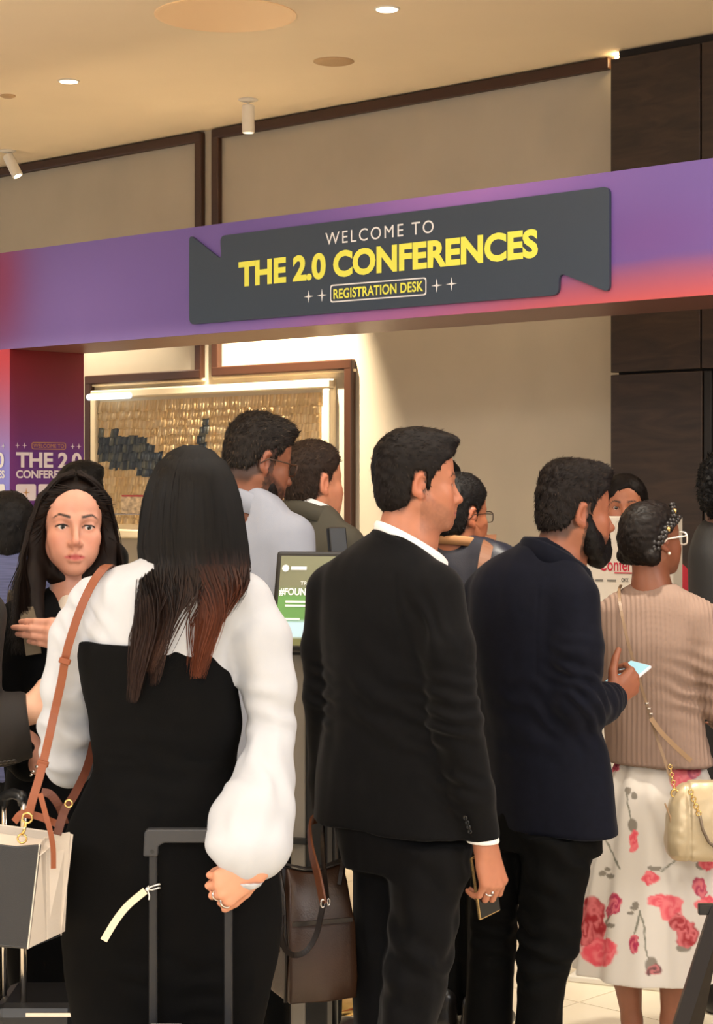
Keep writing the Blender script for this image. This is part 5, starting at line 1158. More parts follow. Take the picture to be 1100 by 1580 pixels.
buttons(PN, 'sleeve_button', mat('horn_button', (40, 34, 30), 0.3), [g(x, y, -0.15) for x, y in ((1, 1177), (8, 1176), (15, 1175), (22, 1174))], (0, -1, -0.9), 0.0065)
# ------------------------------------------------------------------ woman in tan ribbed cardigan and floral skirt
PL = Person(1010, 550, 'woman in a tan ribbed cardigan and white floral skirt, with white glasses')
g = PL.p; hf = head_frame(g(1006, 832), -56, 3, 0, 0.87)
skinL = (134, 82, 58)
F = PL.field(925, 755, 1170, 1655, -0.26, 0.3, 0.0050)
build_head(F, hf, fem=1, neck=g(1006, 915, -0.01), neck_r=(0.048, 0.052))
F.cone(g(1006, 910, 0), g(1010, 980, 0), 0.052, 0.08, 0.03); F.cone(g(1010, 980), g(1010, 1250), 0.08, 0.09, 0.03)
F.chain([g(1010, 960), g(1085, 965, -0.05), g(1112, 1085, -0.06), g(1120, 1120, 0.12)], [0.05, 0.036, 0.032, 0.026], 0.02)
hand(F, g(1120, 1120, 0.12), (0.2, 1, 0.1), (0.3, 0, 1), ((30, 40, 25),)*4, (30, 20, 10, 10), 0.88)
for (x0, x1, x2, x3, dy) in ((970, 967, 975, 978, 0.03), (1040, 1041, 1035, 1034, -0.03)):
    F.chain([g(x0+10, 1240, dy), g(x0, 1400, dy), g(x1, 1500, dy-0.01), g(x2, 1575, dy), g(x3, 1625, dy)], [0.08, 0.052, 0.043 if dy > 0 else 0.045, 0.027, 0.026], 0.02)
    F.cone(g(x3, 1632, dy), g(x3+16, 1640, dy+0.10), 0.028, 0.026, 0.015)
PL.part('body', F, M_skin, paint=paint_skin(skinL, hf, lips=(120, 60, 54)))
add_eyes(PL, hf)
# braided hair swept into a low roll
F = Field(hf.o-0.17, hf.o+0.17, 0.0042)
F.ell((0, -0.024, 0.038), (0.080, 0.097, 0.088), 0.02, hf); F.ell((0, 0.018, 0.060), (0.064, 0.052, 0.052), 0.03, hf); F.ell((0, -0.055, -0.012), (0.074, 0.062, 0.064), 0.03, hf)
F.cone((-0.062, -0.060, -0.050), (0.062, -0.060, -0.050), 0.030, 0.030, 0.012, hf)
hz = [-0.14, -0.06, -0.04, 0.0, 0.04, 0.075, 0.15]; hy = [-0.02, -0.02, -0.014, 0.006, 0.040, 0.066, 0.08]
F.cut(lambda x, y, z: np.maximum((y-np.interp(z, hz, hy))*0.8, (-0.088-z)*0.8).astype('f4'), hf, soft=0.005)
make_hair(PL, F, hf, (22, 16, 13), n=2600, length=0.008, lift=0.5, flow=lambda L: np.stack([L[:, 0]*4, -0.6+0*L[:, 1], -0.5+0*L[:, 2]], 1), seed=21, amp=0.0022, lumps=120, hi=(86, 66, 52), width=0.002)
def braid(P, fr, pts, r, m, name='braid'):
    pts = [np.array(p_, float) for p_ in pts]; t = np.linspace(0, len(pts)-1, 22); C_ = np.stack([np.interp(t, range(len(pts)), [p_[c] for p_ in pts]) for c in range(3)], 1)
    mb = MB(); W = [fr.w(c) for c in C_]
    for i, q in enumerate(W[:-1]):
        d = W[i+1]-q; d /= np.linalg.norm(d); s_ = np.cross(d, q-fr.o); s_ /= np.linalg.norm(s_)
        mb.sphere(q+s_*r*0.45*(1 if i % 2 else -1), (r*0.8, r*0.8, r*0.8), u=8, v=6)
    return mb.build(name, m, P.root, True)
M_braid = mat('braided_hair', (26, 19, 16), 0.5)
braid(PL, hf, [(0.03, 0.066, 0.110), (0.055, 0.050, 0.088), (0.072, 0.022, 0.060), (0.083, -0.010, 0.038), (0.084, -0.040, 0.005), (0.070, -0.072, -0.022)], 0.010, M_braid)
braid(PL, hf, [(0.05, 0.072, 0.070), (0.070, 0.038, 0.056), (0.080, 0.004, 0.042), (0.085, -0.030, 0.012), (0.080, -0.058, -0.030), (0.050, -0.092, -0.055)], 0.009, M_braid)
for q in ((0.056, 0.052, 0.094), (0.088, -0.008, 0.040)): MB().tube([hf.w(np.array(q)-np.array((0.004, 0.004, 0.004))), hf.w(np.array(q)+np.array((0.004, 0.003, -0.006)))], 0.008, 10).build('hair_cuff', M_gold, PL.root, True)
glasses(PL, hf, mat('white_frame', (236, 226, 212), 0.3), 0.0026, 0.026, 0.020, 0.100)
MB().sphere(hf.w((0.082, -0.004, -0.043)), 0.0045).build('earring', MATS['pearl'], PL.root, True)
def knit_mat():
    m = bpy.data.materials.new('ribbed_knit'); m.use_nodes = True; nt = m.node_tree; b = nt.nodes['Principled BSDF']
    b.inputs['Base Color'].default_value = lin((134, 110, 96))+(1,); b.inputs['Roughness'].default_value = 0.9
    return m
M_knit = knit_mat()
def knit(seed):
    base = folds(seed, 0.004, (12, 12, 6), extra=((g(1085, 1060, -0.1), 0.08, (0.3, 0, 1), 0.04, 0.005),))
    def f(V, N):
        ang = np.arctan2(V[:, 0]-g(1010, 0)[0], -(V[:, 1]+0.25)); u = V[:, 0]/0.0125+0.15*fbm(V, 9, 1, 2)
        return base(V, N)+0.0016*np.sin(2*math.pi*u)*np.clip((g(0, 908)[2]-V[:, 2])/0.02, 0, 1)*np.clip((V[:, 2]-g(0, 1174)[2])/0.01, 0.3, 1)
    return f
F = PL.field(905, 890, 1170, 1195, -0.28, 0.30, 0.0038)
F.loft([PL.ring(901, 978, 1042, 0.055), PL.ring(910, 962, 1058, 0.07), PL.ring(922, 940, 1080, 0.085), PL.ring(945, 926, 1096, 0.10), PL.ring(1000, 928, 1086, 0.115), PL.ring(1080, 934, 1080, 0.11), PL.ring(1130, 936, 1085, 0.115), PL.ring(1176, 940, 1096, 0.125)], 0.03, shear=-0.25)
F.chain([g(1078, 958, -0.06), g(1098, 1020, -0.08), g(1112, 1085, -0.07), g(1118, 1110, 0.05)], [0.060, 0.056, 0.052, 0.045], 0.018)
F.chain([g(940, 958, 0.06), g(936, 1040, 0.09), g(950, 1080, 0.16)], [0.056, 0.05, 0.045], 0.02)
F.ell(g(1008, 900, 0.0), (0.052, 0.05, 0.03), 0.01, op='sub')
PL.part('cardigan', F, M_knit, knit(52), it=0)
# skirt with printed roses
F = PL.field(860, 1150, 1150, 1520, -0.30, 0.30, 0.0037)
rip = lambda a, Z: (1+0.07*np.clip((1.0-Z)/0.6, 0, 1)*np.sin(7*a+3*np.sin(2*a)+0.8)+0.022*np.sin(13*a)).astype('f4')
F.loft([PL.ring(1150, 962, 1072, 0.08), PL.ring(1178, 952, 1084, 0.095), PL.ring(1230, 934, 1098, 0.12), PL.ring(1300, 924, 1104, 0.13), PL.ring(1400, 908, 1110, 0.145), PL.ring(1502, 893, 1116, 0.16)], 0.02, shear=-0.15, ripple=rip)
roses = [(915, 1425, 20, 42, 0), (925, 1468, 30, 22, 1), (900, 1440, 18, 20, 0), (948, 1395, 10, 16, 2), (940, 1406, 6, 8, 2), (978, 1298, 8, 17, 1), (1035, 1312, 8, 6, 2), (1003, 1355, 14, 10, 1), (1015, 1390, 16, 10, 1), (1036, 1400, 18, 20, 1), (1060, 1440, 18, 22, 0), (1046, 1425, 14, 14, 0),
         (978, 1455, 8, 16, 2), (1008, 1498, 12, 10, 3), (1092, 1330, 14, 14, 1), (1080, 1370, 12, 14, 2), (1090, 1395, 20, 14, 1), (948, 1180, 10, 12, 2), (1000, 1173, 5, 6, 2), (1050, 1200, 20, 16, 1), (1070, 1188, 12, 14, 2)]
leaves = [(969, 1220, 5, 6), (979, 1228, 5, 5), (976, 1273, 8, 12), (930, 1348, 7, 4), (942, 1352, 6, 4), (938, 1342, 5, 3), (978, 1400, 7, 4), (972, 1408, 6, 3), (980, 1395, 6, 4), (940, 1428, 9, 4), (1005, 1490, 10, 14), (1055, 1462, 12, 8), (1010, 1340, 12, 4), (1082, 1335, 8, 8)]
stems = [((966, 1225), (974, 1270)), ((988, 1405), (1000, 1480)), ((988, 1408), (978, 1440)), ((933, 1290), (955, 1340)), ((945, 1405), (932, 1432)), ((1045, 1325), (1020, 1345))]
rc = [srgb((150, 24, 34)), srgb((214, 74, 88)), srgb((160, 36, 74)), srgb((92, 60, 60))]
def paint_skirt(V):
    D = PL.d+V[:, 1]; x = (V[:, 0]+PL.X)/D*FPX+550; y = HOR+(CAMH-V[:, 2])/D*FPX
    C = np.tile(srgb((206, 198, 188)), (len(V), 1)); w1 = 5*fbm(V, 55, 2, 3); w2 = 5*fbm(V, 55, 2, 8)
    for (a, b) in stems:
        a = np.array(a, float); b = np.array(b, float); t = np.clip(((x-a[0])*(b-a)[0]+(y-a[1])*(b-a)[1])/((b-a) @ (b-a)), 0, 1)
        dd = np.clip(1.9-np.hypot(x-a[0]-t*(b-a)[0]+0.4*w1, y-a[1]-t*(b-a)[1]), 0, 1)[:, None]; C = C*(1-dd)+srgb((122, 120, 106))*dd
    for cx, cy, rx, ry in leaves:
        dd = np.clip((1.1-((x-cx+w1*0.3)/rx)**2-((y-cy+w2*0.3)/ry)**2)*3, 0, 1)[:, None]; C = C*(1-dd)+srgb((128, 120, 108))*dd
    for i, (cx, cy, rx, ry, k) in enumerate(roses):
        q = ((x-cx+w1*0.8)/rx)**2+((y-cy+w2*0.8)/ry)**2; dd = np.clip((1.1-q)*4, 0, 1)[:, None]; mixw = np.clip(0.5+0.5*np.sin(np.sqrt(q)*7+np.arctan2(y-cy, x-cx)*2+w1*0.5+i), 0, 1)[:, None]
        C = C*(1-dd)+dd*(rc[k]*(1-mixw*0.6)+srgb((232, 132, 134))*mixw*0.6)
    return C
PL.part('skirt', F, mat('printed_satin', (232, 224, 212), 0.5, attr=True), folds(55, 0.003, (14, 14, 4)), paint=paint_skirt)

for x_, y_ in ((g(985, 1600)[0], 0.06), (g(1041, 1600)[0], 0.0)):
    F = Field((x_-0.15, y_-0.15, -0.01), (x_+0.15, y_+0.15, 0.06), 0.006); fr = Frame((x_, y_, 0), rotz(math.radians(-40)))
    F.cone((0, -0.07, 0.018), (0, 0.08, 0.015), 0.028, 0.034, 0.02, fr); F.cut(lambda a, b, c: np.maximum(-c, c-0.035+0.05*b).astype('f4'), fr); PL.part('shoe', F, mat('tan_flat_shoe', (150, 104, 70), 0.5))
# ------------------------------------------------------------------ bags, phones, kiosk, stands
def PT(px, py, d): return Vector(((px-550)/FPX*d, d, CAMH-(py-HOR)/FPX*d))
M_tan = mat('tan_leather', (132, 68, 34), 0.5, bump=0.15, bscale=400)
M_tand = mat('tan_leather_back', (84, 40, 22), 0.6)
M_hand = mat('black_grained_leather', (34, 34, 36), 0.45, bump=0.3, bscale=700)
M_stone = mat('stone_grey_leather', (206, 194, 180), 0.5, bump=0.2, bscale=600)
M_case = mat('black_suitcase_shell', (18, 18, 20), 0.4)
M_tube = mat('black_anodised_tube', (34, 34, 37), 0.38, metal=0.3)
# suitcase held by the long-haired woman: the telescopic handle stands in front of her
D0 = 3.775; base = PT(292, 746, D0); sc_ = empty('suitcase', (base.x, D0, 0)); tag(sc_, 'black suitcase with raised telescopic handle held by the long-haired woman', 'suitcase')
def rel(px, py, d=D0, o=base): v = PT(px, py, d); return Vector((v.x-o.x, d-D0, v.z))
zt_ = rel(0, 1590)[2]
MB().box((-0.18, -0.215, 0.05), (0.18, 0.012, zt_), 0.03).build('shell', M_case, sc_, False)
for k in range(5): MB().box((-0.14+k*0.065, -0.221, 0.09), (-0.12+k*0.065, -0.215, zt_-0.05), 0.002).build('rib', M_case, sc_)
for x in (-0.14, 0.14):
    for y in (-0.175, -0.03): MB().tube([(x, y-0.012, 0.024), (x, y+0.012, 0.024)], 0.024, 16).build('wheel', M_blackp, sc_, True)
for x in (236.5, 352.5):
    a = rel(x, 1300); b = rel(x, 1600); MB().box((a.x-0.0082, -0.006, b.z), (a.x+0.0082, 0.006, a.z), 0.003).build('handle_post', M_tube, sc_)
# grip: rounded U
gl = rel(222, 1278); gr = rel(365, 1278); gt = gl.z; gi = rel(0, 1299).z; gb = rel(0, 1320).z
outer = [(gl.x, gb), (gl.x+0.002, gt-0.006), (gl.x+0.008, gt), (gr.x-0.008, gt), (gr.x-0.002, gt-0.006), (gr.x, gb), (gr.x-0.028, gb), (gr.x-0.029, gi+0.005-0.012), (gr.x-0.040, gi), (gl.x+0.040, gi), (gl.x+0.029, gi+0.005-0.012), (gl.x+0.028, gb)]
gm = MB().prism(outer, -0.013, 0.013).build('grip', mat('grip_plastic', (44, 44, 47), 0.45), sc_)
bv = gm.modifiers.new('bevel', 'BEVEL'); bv.width = 0.003; bv.segments = 2
q = rel(236, 1312); MB().tube([(q.x, -0.0135, q.z), (q.x, -0.0115, q.z)], 0.004, 12).build('rivet', mat('rivet_dark', (20, 20, 20), 0.3), sc_)
# paper tag tied to the left post with white string
t0 = rel(229, 1369); M_tag = mat('tag_paper', (232, 214, 184), 0.7); M_string = mat('white_string', (236, 232, 226), 0.8)
tp = [rel(226, 1371), rel(200, 1392), rel(182, 1414), rel(165, 1442)]; tp = [Vector((p.x, -0.02-0.01*i, p.z)) for i, p in enumerate(tp)]
MB().strap(tp, (0.35, -1, 0.1), 0.014, 0.0012).build('luggage_tag', M_tag, sc_)
mb = MB()
for k, dz in enumerate((-0.003, 0.004)): mb.tube([(t0.x-0.002, -0.018, t0.z), (t0.x+0.008, -0.0105, t0.z+dz), (t0.x+0.022, -0.009, t0.z+0.004+dz), (t0.x+0.022, 0.008, t0.z+dz), (t0.x-0.002, 0.008, t0.z)], 0.0013, 6)
mb.tube([(t0.x, -0.018, t0.z), (t0.x+0.004, -0.02, t0.z-0.012), (t0.x+0.003, -0.02, t0.z-0.020)], 0.0013, 6); mb.sphere((t0.x, -0.018, t0.z), 0.004, u=8, v=6); mb.build('tie_string', M_string, sc_)
a = rel(235, 1574); b = rel(282, 1588); MB().box((a.x, -0.030, zt_-0.002), (b.x, -0.027, a.z)).build('label_sticker', mat('sticker_white', (240, 240, 240), 0.5), sc_)
# black and stone handbag on a tan strap
D1 = 3.70; hb = empty('handbag', (0, 0, 0)); tag(hb, 'black and stone grey handbag hanging from a tan leather strap', 'bag')
ct = PT(62, 1303, D1); cb = PT(43, 1465, D1-0.01); e1 = Vector((-0.92, 0.40, 0.0)); e2 = Vector((0.40, 0.92, 0.0)); LW, SW = 0.24, 0.12
def slab(name, pts, m, th, nrm):
    mb = MB(); n = Vector(nrm).normalized()*th; f = [mb.bm.verts.new(p) for p in pts]; h_ = [mb.bm.verts.new(Vector(p)-n) for p in pts]; N_ = len(pts)
    mb.bm.faces.new(f); mb.bm.faces.new(list(reversed(h_)))
    for i in range(N_): mb.bm.faces.new((f[i], h_[i], h_[(i+1) % N_], f[(i+1) % N_]))
    o = mb.build(name, m, hb); bv = o.modifiers.new('bevel', 'BEVEL'); bv.width = min(0.003, th*0.4); bv.segments = 2; return o
up = Vector((0, 0, 1))
tl = ct+e1*LW*0.92+up*0.01; bl = cb+e1*LW; n1 = -e2; n2 = -e1
cbm = (cb+bl)/2-up*0.004; ctm = (ct+tl)/2-up*0.012
slab('front_panel', [ct, ct*0.75+tl*0.25-up*0.010, ctm, ct*0.25+tl*0.75-up*0.010, tl, bl, cbm, cb], M_hand, 0.006, n1)
rt = ct+e2*SW*0.9+up*0.006; rb = cb+e2*SW*1.1+up*0.006; ft = (ct+rt)/2+n2*-0.022; fb = (cb+rb)/2
slab('side_gusset', [ct, ft, fb, cb], M_stone, 0.004, n2); slab('side_gusset', [ft, rt, rb, fb], M_stone, 0.004, n2)
slab('back_panel', [ct+e2*SW, tl+e2*SW, bl+e2*SW, cb+e2*SW], M_stone, 0.005, -n1)
slab('base', [cb, bl, bl+e2*SW, cb+e2*SW], M_hand, 0.005, -up)
slab('far_gusset', [tl, tl+e2*SW, bl+e2*SW, bl], M_stone, 0.004, e1)
slab('flap_top', [ct-up*0.02, tl-up*0.02, tl+e2*SW*0.5-up*0.004, ct+e2*SW*0.5-up*0.004], M_stone, 0.003, up)
A_ = lambda px, py, dy: PT(px, py, PA.d+dy)
main = [A_(168, 872, 0.0), A_(158, 879, -0.045), A_(143, 900, -0.072), A_(126, 935, -0.085), A_(112, 975, -0.088), A_(102, 1010, -0.085), A_(95, 1050, -0.075), A_(84, 1100, -0.07), A_(73, 1150, -0.09), A_(62, 1195, -0.14), A_(50, 1235, -0.19), A_(43, 1262, -0.215)]
MB().strap(main, [(0, -0.3, 1)]+[(0.15, -0.8, 0.5)]*2+[(0.1, -1, 0.15)]*9, 0.0165, 0.004).build('shoulder_strap', M_tan, hb)
back = [A_(168, 872, 0.0), A_(176, 882, 0.06), A_(172, 930, 0.13), A_(160, 1050, 0.12), A_(140, 1165, 0.0), A_(118, 1220, -0.12), A_(100, 1250, -0.18), A_(88, 1288, -0.2)]
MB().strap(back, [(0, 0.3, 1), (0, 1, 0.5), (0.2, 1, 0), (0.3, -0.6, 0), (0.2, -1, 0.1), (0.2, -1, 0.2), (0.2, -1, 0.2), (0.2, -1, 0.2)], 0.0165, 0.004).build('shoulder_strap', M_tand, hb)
for (x, y, dy) in ((100, 1020, -0.088), (66, 1178, -0.118)):
    c = A_(x, y, dy); MB().box((-0.0115, -0.005, -0.006), (0.0115, 0.005, 0.006), 0.002, Matrix.Translation(c) @ Matrix.Rotation(0.28, 4, 'Y')).build('strap_loop', M_tan, hb)
MB().strap([A_(62, 1225, -0.2), A_(70, 1255, -0.225), A_(78, 1285, -0.23), A_(82, 1310, -0.228), A_(82.5, 1340, -0.226)], (0.3, -1, 0), 0.010, 0.003).build('strap_tail', M_tan, hb)
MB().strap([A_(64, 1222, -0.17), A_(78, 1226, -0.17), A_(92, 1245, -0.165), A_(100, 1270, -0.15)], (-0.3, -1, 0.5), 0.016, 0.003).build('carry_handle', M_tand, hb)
MB().strap([A_(22, 1268, -0.19), A_(35, 1255, -0.19), A_(60, 1260, -0.18), A_(80, 1268, -0.17), A_(98, 1275, -0.16)], (0, -1, 0.4), 0.014, 0.003).build('carry_handle', M_tan, hb)
def hoop(c, r, wire, m, parent, ax=(1, 0, 0), ay=(0, 0, 1), name='ring'):
    c = Vector(c); ax = Vector(ax); ay = Vector(ay); return MB().tube([c+ax*r*math.cos(k)+ay*r*math.sin(k) for k in np.linspace(0, 2*math.pi, 21)[:-1]], wire, 6, closed=True).build(name, m, parent, True)
hoop(A_(42, 1262, -0.218), 0.0095, 0.0021, M_gold, hb)
MB().tube([A_(40, 1270, -0.22), A_(37, 1282, -0.222), A_(34, 1288, -0.22)], 0.0032, 8).build('clasp', M_gold, hb, True)
hoop(A_(34, 1294, -0.22), 0.0085, 0.002, M_gold, hb)
hoop(A_(106, 1240, -0.19), 0.007, 0.002, M_gold, hb)
# second suitcase with chrome posts, lower left
D2 = 4.12; s2 = empty('suitcase', (PT(30, 746, D2).x, D2, 0)); tag(s2, 'black suitcase with chrome handle posts at the lower left, under the handbag', 'suitcase')
o2 = PT(30, 746, D2)
def r2(px, py, dy=0.0): v = PT(px, py, D2+dy); return Vector((v.x-o2.x, dy, v.z))
zz = r2(0, 1552).z
MB().box((r2(-14, 0).x, 0.0, 0.05), (r2(122, 0).x, 0.22, zz), 0.025).build('shell', M_case, s2)
MB().box((r2(40, 0).x, -0.004, zz-0.022), (r2(118, 0).x, 0.0, zz-0.014)).build('trim_strip', M_chrome, s2)
for x in (r2(0, 0).x, r2(108, 0).x):
    for y in (0.03, 0.19): MB().tube([(x, y-0.012, 0.024), (x, y+0.012, 0.024)], 0.024, 16).build('wheel', M_blackp, s2, True)
MB().tube([r2(36, 1560, 0.03), r2(36, 1236, 0.03)], 0.0072, 14).build('handle_post', M_chrome, s2, True)
MB().tube([r2(6, 1560, 0.10), r2(6, 1236, 0.10)], 0.0065, 14).build('handle_post', M_chrome, s2, True)
MB().tube([r2(36, 1240, 0.03), r2(33, 1228, 0.04), r2(20, 1224, 0.065), r2(8, 1228, 0.09), r2(6, 1240, 0.10)], 0.012, 10).build('grip', M_blackp, s2, True)
# brown leather holdall hanging from the suited man's left hand
M_bag = mat('brown_bag_leather', (52, 32, 20), 0.36, var=0.3, vscale=8, bump=0.3, bscale=300)
M_bagd = mat('dark_brown_leather', (26, 17, 12), 0.4); DB = 4.52
lb_ = empty('leather_holdall', (0, 0, 0)); tag(lb_, 'brown leather holdall with looped handles hanging beside the black-suited man', 'bag')
c0 = PT(448, 1552, DB-0.12); d1 = Vector((0.93, 0.36, 0.0)); d2 = Vector((-0.36, 0.93, 0.0)); BL, BWd, BH = 0.165, 0.15, 0.30
sec = [(0.0, 0.0), (-0.004, 0.05), (0.008, 0.17), (0.035, 0.265), (0.06, BH), (0.095, BH), (0.125, 0.262), (0.15, 0.17), (0.158, 0.05), (0.152, 0.0)]
mb = MB(); N1 = 9; rings = []
for i in range(N1):
    t = i/(N1-1); sq = 1-0.06*abs(2*t-1)**3; rr = []
    for (a, z) in sec:
        wob = 0.004*math.sin(t*9+z*20); rr.append(mb.bm.verts.new(c0+d1*(t*BL+ (0.012 if z > 0.2 else 0)*(1-2*t))+d2*(BWd/2+(a-BWd/2)*sq+wob)+up*(z*(1-0.05*math.sin(math.pi*t)))))
    rings.append(rr)
for a_, b_ in zip(rings, rings[1:]):
    for k in range(len(sec)): mb.bm.faces.new((a_[k], a_[(k+1) % len(sec)], b_[(k+1) % len(sec)], b_[k]))
mb.bm.faces.new(rings[0]); mb.bm.faces.new(list(reversed(rings[-1])))
bo = mb.build('bag_body', M_bag, lb_, True); bv = bo.modifiers.new('bevel', 'BEVEL'); bv.width = 0.006; bv.segments = 2; bv.limit_method = 'ANGLE'; bv.angle_limit = 0.6
Bp = lambda t, a, z: c0+d1*t*BL+d2*a+up*z
MB().tube([Bp(-0.01, 0.03, 0.0), Bp(-0.01, 0.022, 0.12), Bp(-0.012, 0.04, 0.24), Bp(-0.005, 0.075, 0.303)], 0.004, 6).build('piping', M_bagd, lb_, True)
MB().strap([Bp(-0.014, 0.072, 0.12), Bp(-0.016, 0.074, 0.2), Bp(-0.012, 0.077, 0.27), Bp(0.02, 0.078, 0.306), Bp(0.5, 0.078, 0.29), Bp(1.0, 0.078, 0.306)], [(-1, -.3, 0), (-1, -.3, 0.1), (-1, -.3, 0.5), (-0.2, 0, 1), (0, 0, 1), (0, 0, 1)], 0.028, 0.004).build('zip', M_bagd, lb_)
MB().tube([Bp(-0.02, 0.074, 0.125), Bp(-0.024, 0.074, 0.105)], 0.004, 8).build('zip_pull', M_chrome, lb_, True)
MB().strap([Bp(0.02, -0.006, 0.185), Bp(0.9, -0.006, 0.185)], -d2, 0.010, 0.004).build('pocket_welt', M_bagd, lb_)
L1 = [PT(434, 1412, DB-0.14), PT(433, 1440, DB-0.15), PT(440, 1464, DB-0.155), PT(455, 1474, DB-0.16), PT(474, 1466, DB-0.16), PT(488, 1442, DB-0.155), PT(495, 1412, DB-0.15), PT(499, 1392, DB-0.145)]
MB().strap(L1, (-0.3, -1, 0), 0.012, 0.006).build('carry_handle', M_bagd, lb_)
MB().strap([PT(499, 1395, DB-0.145), PT(490, 1350, DB-0.12), PT(480, 1310, DB-0.06), PT(478, 1270, 0.06+DB), PT(492, 1262, DB+0.1)], (-1, -0.8, 0), 0.022, 0.005).build('shoulder_strap', mat('chestnut_leather', (104, 58, 32), 0.45), lb_)
MB().strap([PT(505, 1390, DB-0.14), PT(500, 1340, DB-0.1), PT(498, 1290, DB-0.02), PT(500, 1265, DB+0.08)], (-0.4, -1, 0), 0.010, 0.005).build('carry_handle', M_bagd, lb_)
MB().strap([PT(524, 1365, DB-0.05), PT(530, 1320, DB-0.02), PT(528, 1285, DB+0.04), PT(515, 1265, DB+0.1)], (-0.4, -1, 0), 0.010, 0.005).build('carry_handle', M_bagd, lb_)
hoop(PT(498, 1394, DB-0.15), 0.009, 0.002, M_chrome, lb_, (0.5, 0.2, 0), (0, 0, 1)); hoop(PT(507, 1392, DB-0.14), 0.008, 0.0018, M_chrome, lb_, (0.3, 0.3, 0), (0, 0, 1))
# check-in kiosk with a lit portrait screen
DK = 4.80; ko = PT(470, 746, DK); kz = empty('check_in_kiosk', (ko.x, DK, 0), math.radians(-14)); tag(kz, 'slim check-in kiosk with a tilted portrait screen showing a green page', 'kiosk')
kf = Matrix.Translation((0, 0, CAMH-(925-HOR)/FPX*DK)) @ Matrix.Rotation(math.radians(-16), 4, 'X')
W_, H_ = 0.082, 0.128
sb = MB().box((-W_, 0, -H_), (0.24-W_, 0.03, H_-0.004), 0.008).build('screen_housing', M_blackp, kz); sb.matrix_local = kf
def scr(s, t):
    c = [np.full_like(s, 120.0), np.full_like(s, 122.0), np.full_like(s, 98.0)]
    c = mixc(c, np.clip((0.66-t)/0.12, 0, 1), (98, 150, 84)); c = mixc(c, np.clip((0.30-t)/0.05, 0, 1), (190, 224, 238)); c = mixc(c, np.clip((0.10-t)/0.03, 0, 1), (110, 112, 70))
    return c
sx0, sx1, sz0, sz1 = -W_+0.014, 0.24-W_-0.014, -H_+0.012, H_-0.018
M_scr = bpy.data.materials.new('lit_screen'); M_scr.use_nodes = True; nt = M_scr.node_tree; a_ = nt.nodes.new('ShaderNodeAttribute'); a_.attribute_name = 'Col'; b_ = nt.nodes['Principled BSDF']
nt.links.new(a_.outputs['Color'], b_.inputs['Base Color']); nt.links.new(a_.outputs['Color'], b_.inputs['Emission Color']); b_.inputs['Emission Strength'].default_value = 0.35; b_.inputs['Roughness'].default_value = 0.2
so = gridface('screen', M_scr, sb, lambda s, t: (sx0+s*(sx1-sx0), -0.001+0*s, sz0+t*(sz1-sz0)), 6, 90, scr)
M_ui = mat('screen_white', (240, 240, 236), 0.4, emit=(240, 240, 236), estr=0.25)
lettering('#FOUNDERS', M_ui, sb, sx0+0.002, sx0+0.118, 0.008, 0.028, -0.0025, 0.03); lettering('TREND', M_ui, sb, sx0+0.055, sx0+0.10, 0.036, 0.045, -0.0025, 0.004)
MB().lathe([(0.009, 0.0), (0.009, 0.001), (0.0005, 0.001)], 20, Matrix.Translation((sx0+0.014, -0.003, 0.078)) @ Matrix.Rotation(math.pi/2, 4, 'X')).build('logo_dot', M_ui, sb)
MB().box((sx0+0.028, -0.003, 0.074), (sx0+0.068, -0.002, 0.083), 0.0).build('logo_bar', M_ui, sb)
for k, (a, b, z) in enumerate(((0.02, 0.10, -0.006), (0.02, 0.12, -0.016), (0.01, 0.06, -0.05), (0.075, 0.14, -0.062))): MB().box((sx0+a, -0.003, z-0.003), (sx0+b, -0.002, z+0.002)).build('text_line', M_ui, sb)
hz_ = CAMH-(1000-HOR)/FPX*DK
MB().box((-0.075, 0.02, hz_-0.02), (0.12, 0.06, hz_), 0.006).build('bracket', M_blackp, kz)
MB().box((-0.045, 0.03, 0.02), (-0.005, 0.075, hz_+0.06), 0.006).build('column', mat('grey_column', (150, 142, 130), 0.4), kz)
MB().box((-0.005, 0.028, 0.02), (0.05, 0.08, hz_), 0.004).build('column', M_blackp, kz); MB().box((-0.16, -0.12, 0.0), (0.2, 0.22, 0.02), 0.006).build('base_plate', M_blackp, kz)
MB().box((-0.06, 0.015, 0.735), (0.0, 0.03, 0.75), 0.002).build('shelf_bar', M_blackp, kz)
# black display behind it
DM = 5.38; mo = PT(520, 746, DM); mn = empty('monitor', (mo.x, DM, 0), math.radians(30)); tag(mn, 'black monitor on a stand in front of the olive-suited man', 'monitor')
zc = CAMH-(838-HOR)/FPX*DM
v = MB().box((-0.022, 0, -0.055), (0.034, 0.018, 0.045), 0.004).build('panel', M_blackp, mn); v.matrix_local = Matrix.Translation((0, 0, zc)) @ Matrix.Rotation(math.radians(-10), 4, 'X')
MB().tube([(0.006, 0.03, 0.01), (0.006, 0.03, zc)], 0.012, 12).build('pole', M_blackp, mn, True); MB().lathe([(0.07, 0.0), (0.07, 0.012), (0.02, 0.02), (0.018, 0.03)], 28, Matrix.Translation((0.006, 0.03, 0))).build('foot', M_blackp, mn, True)
# chrome stanchion further back
p = PT(474, 746, 6.04); st_ = empty('stanchion', (p.x, 6.04, 0)); tag(st_, 'chrome queue post with a round base behind the leather holdall', 'queue post')
MB().lathe([(0.165, 0.0), (0.165, 0.012), (0.15, 0.022), (0.05, 0.05), (0.03, 0.065)], 40).build('base', M_gold, st_, True)
MB().tube([(0, 0, 0.05), (0, 0, 0.92)], 0.025, 18).build('pole', M_chrome, st_, True); MB().lathe([(0.034, 0.91), (0.034, 0.97), (0.02, 0.99), (0.002, 0.992)], 24).build('cap', M_chrome, st_, True)
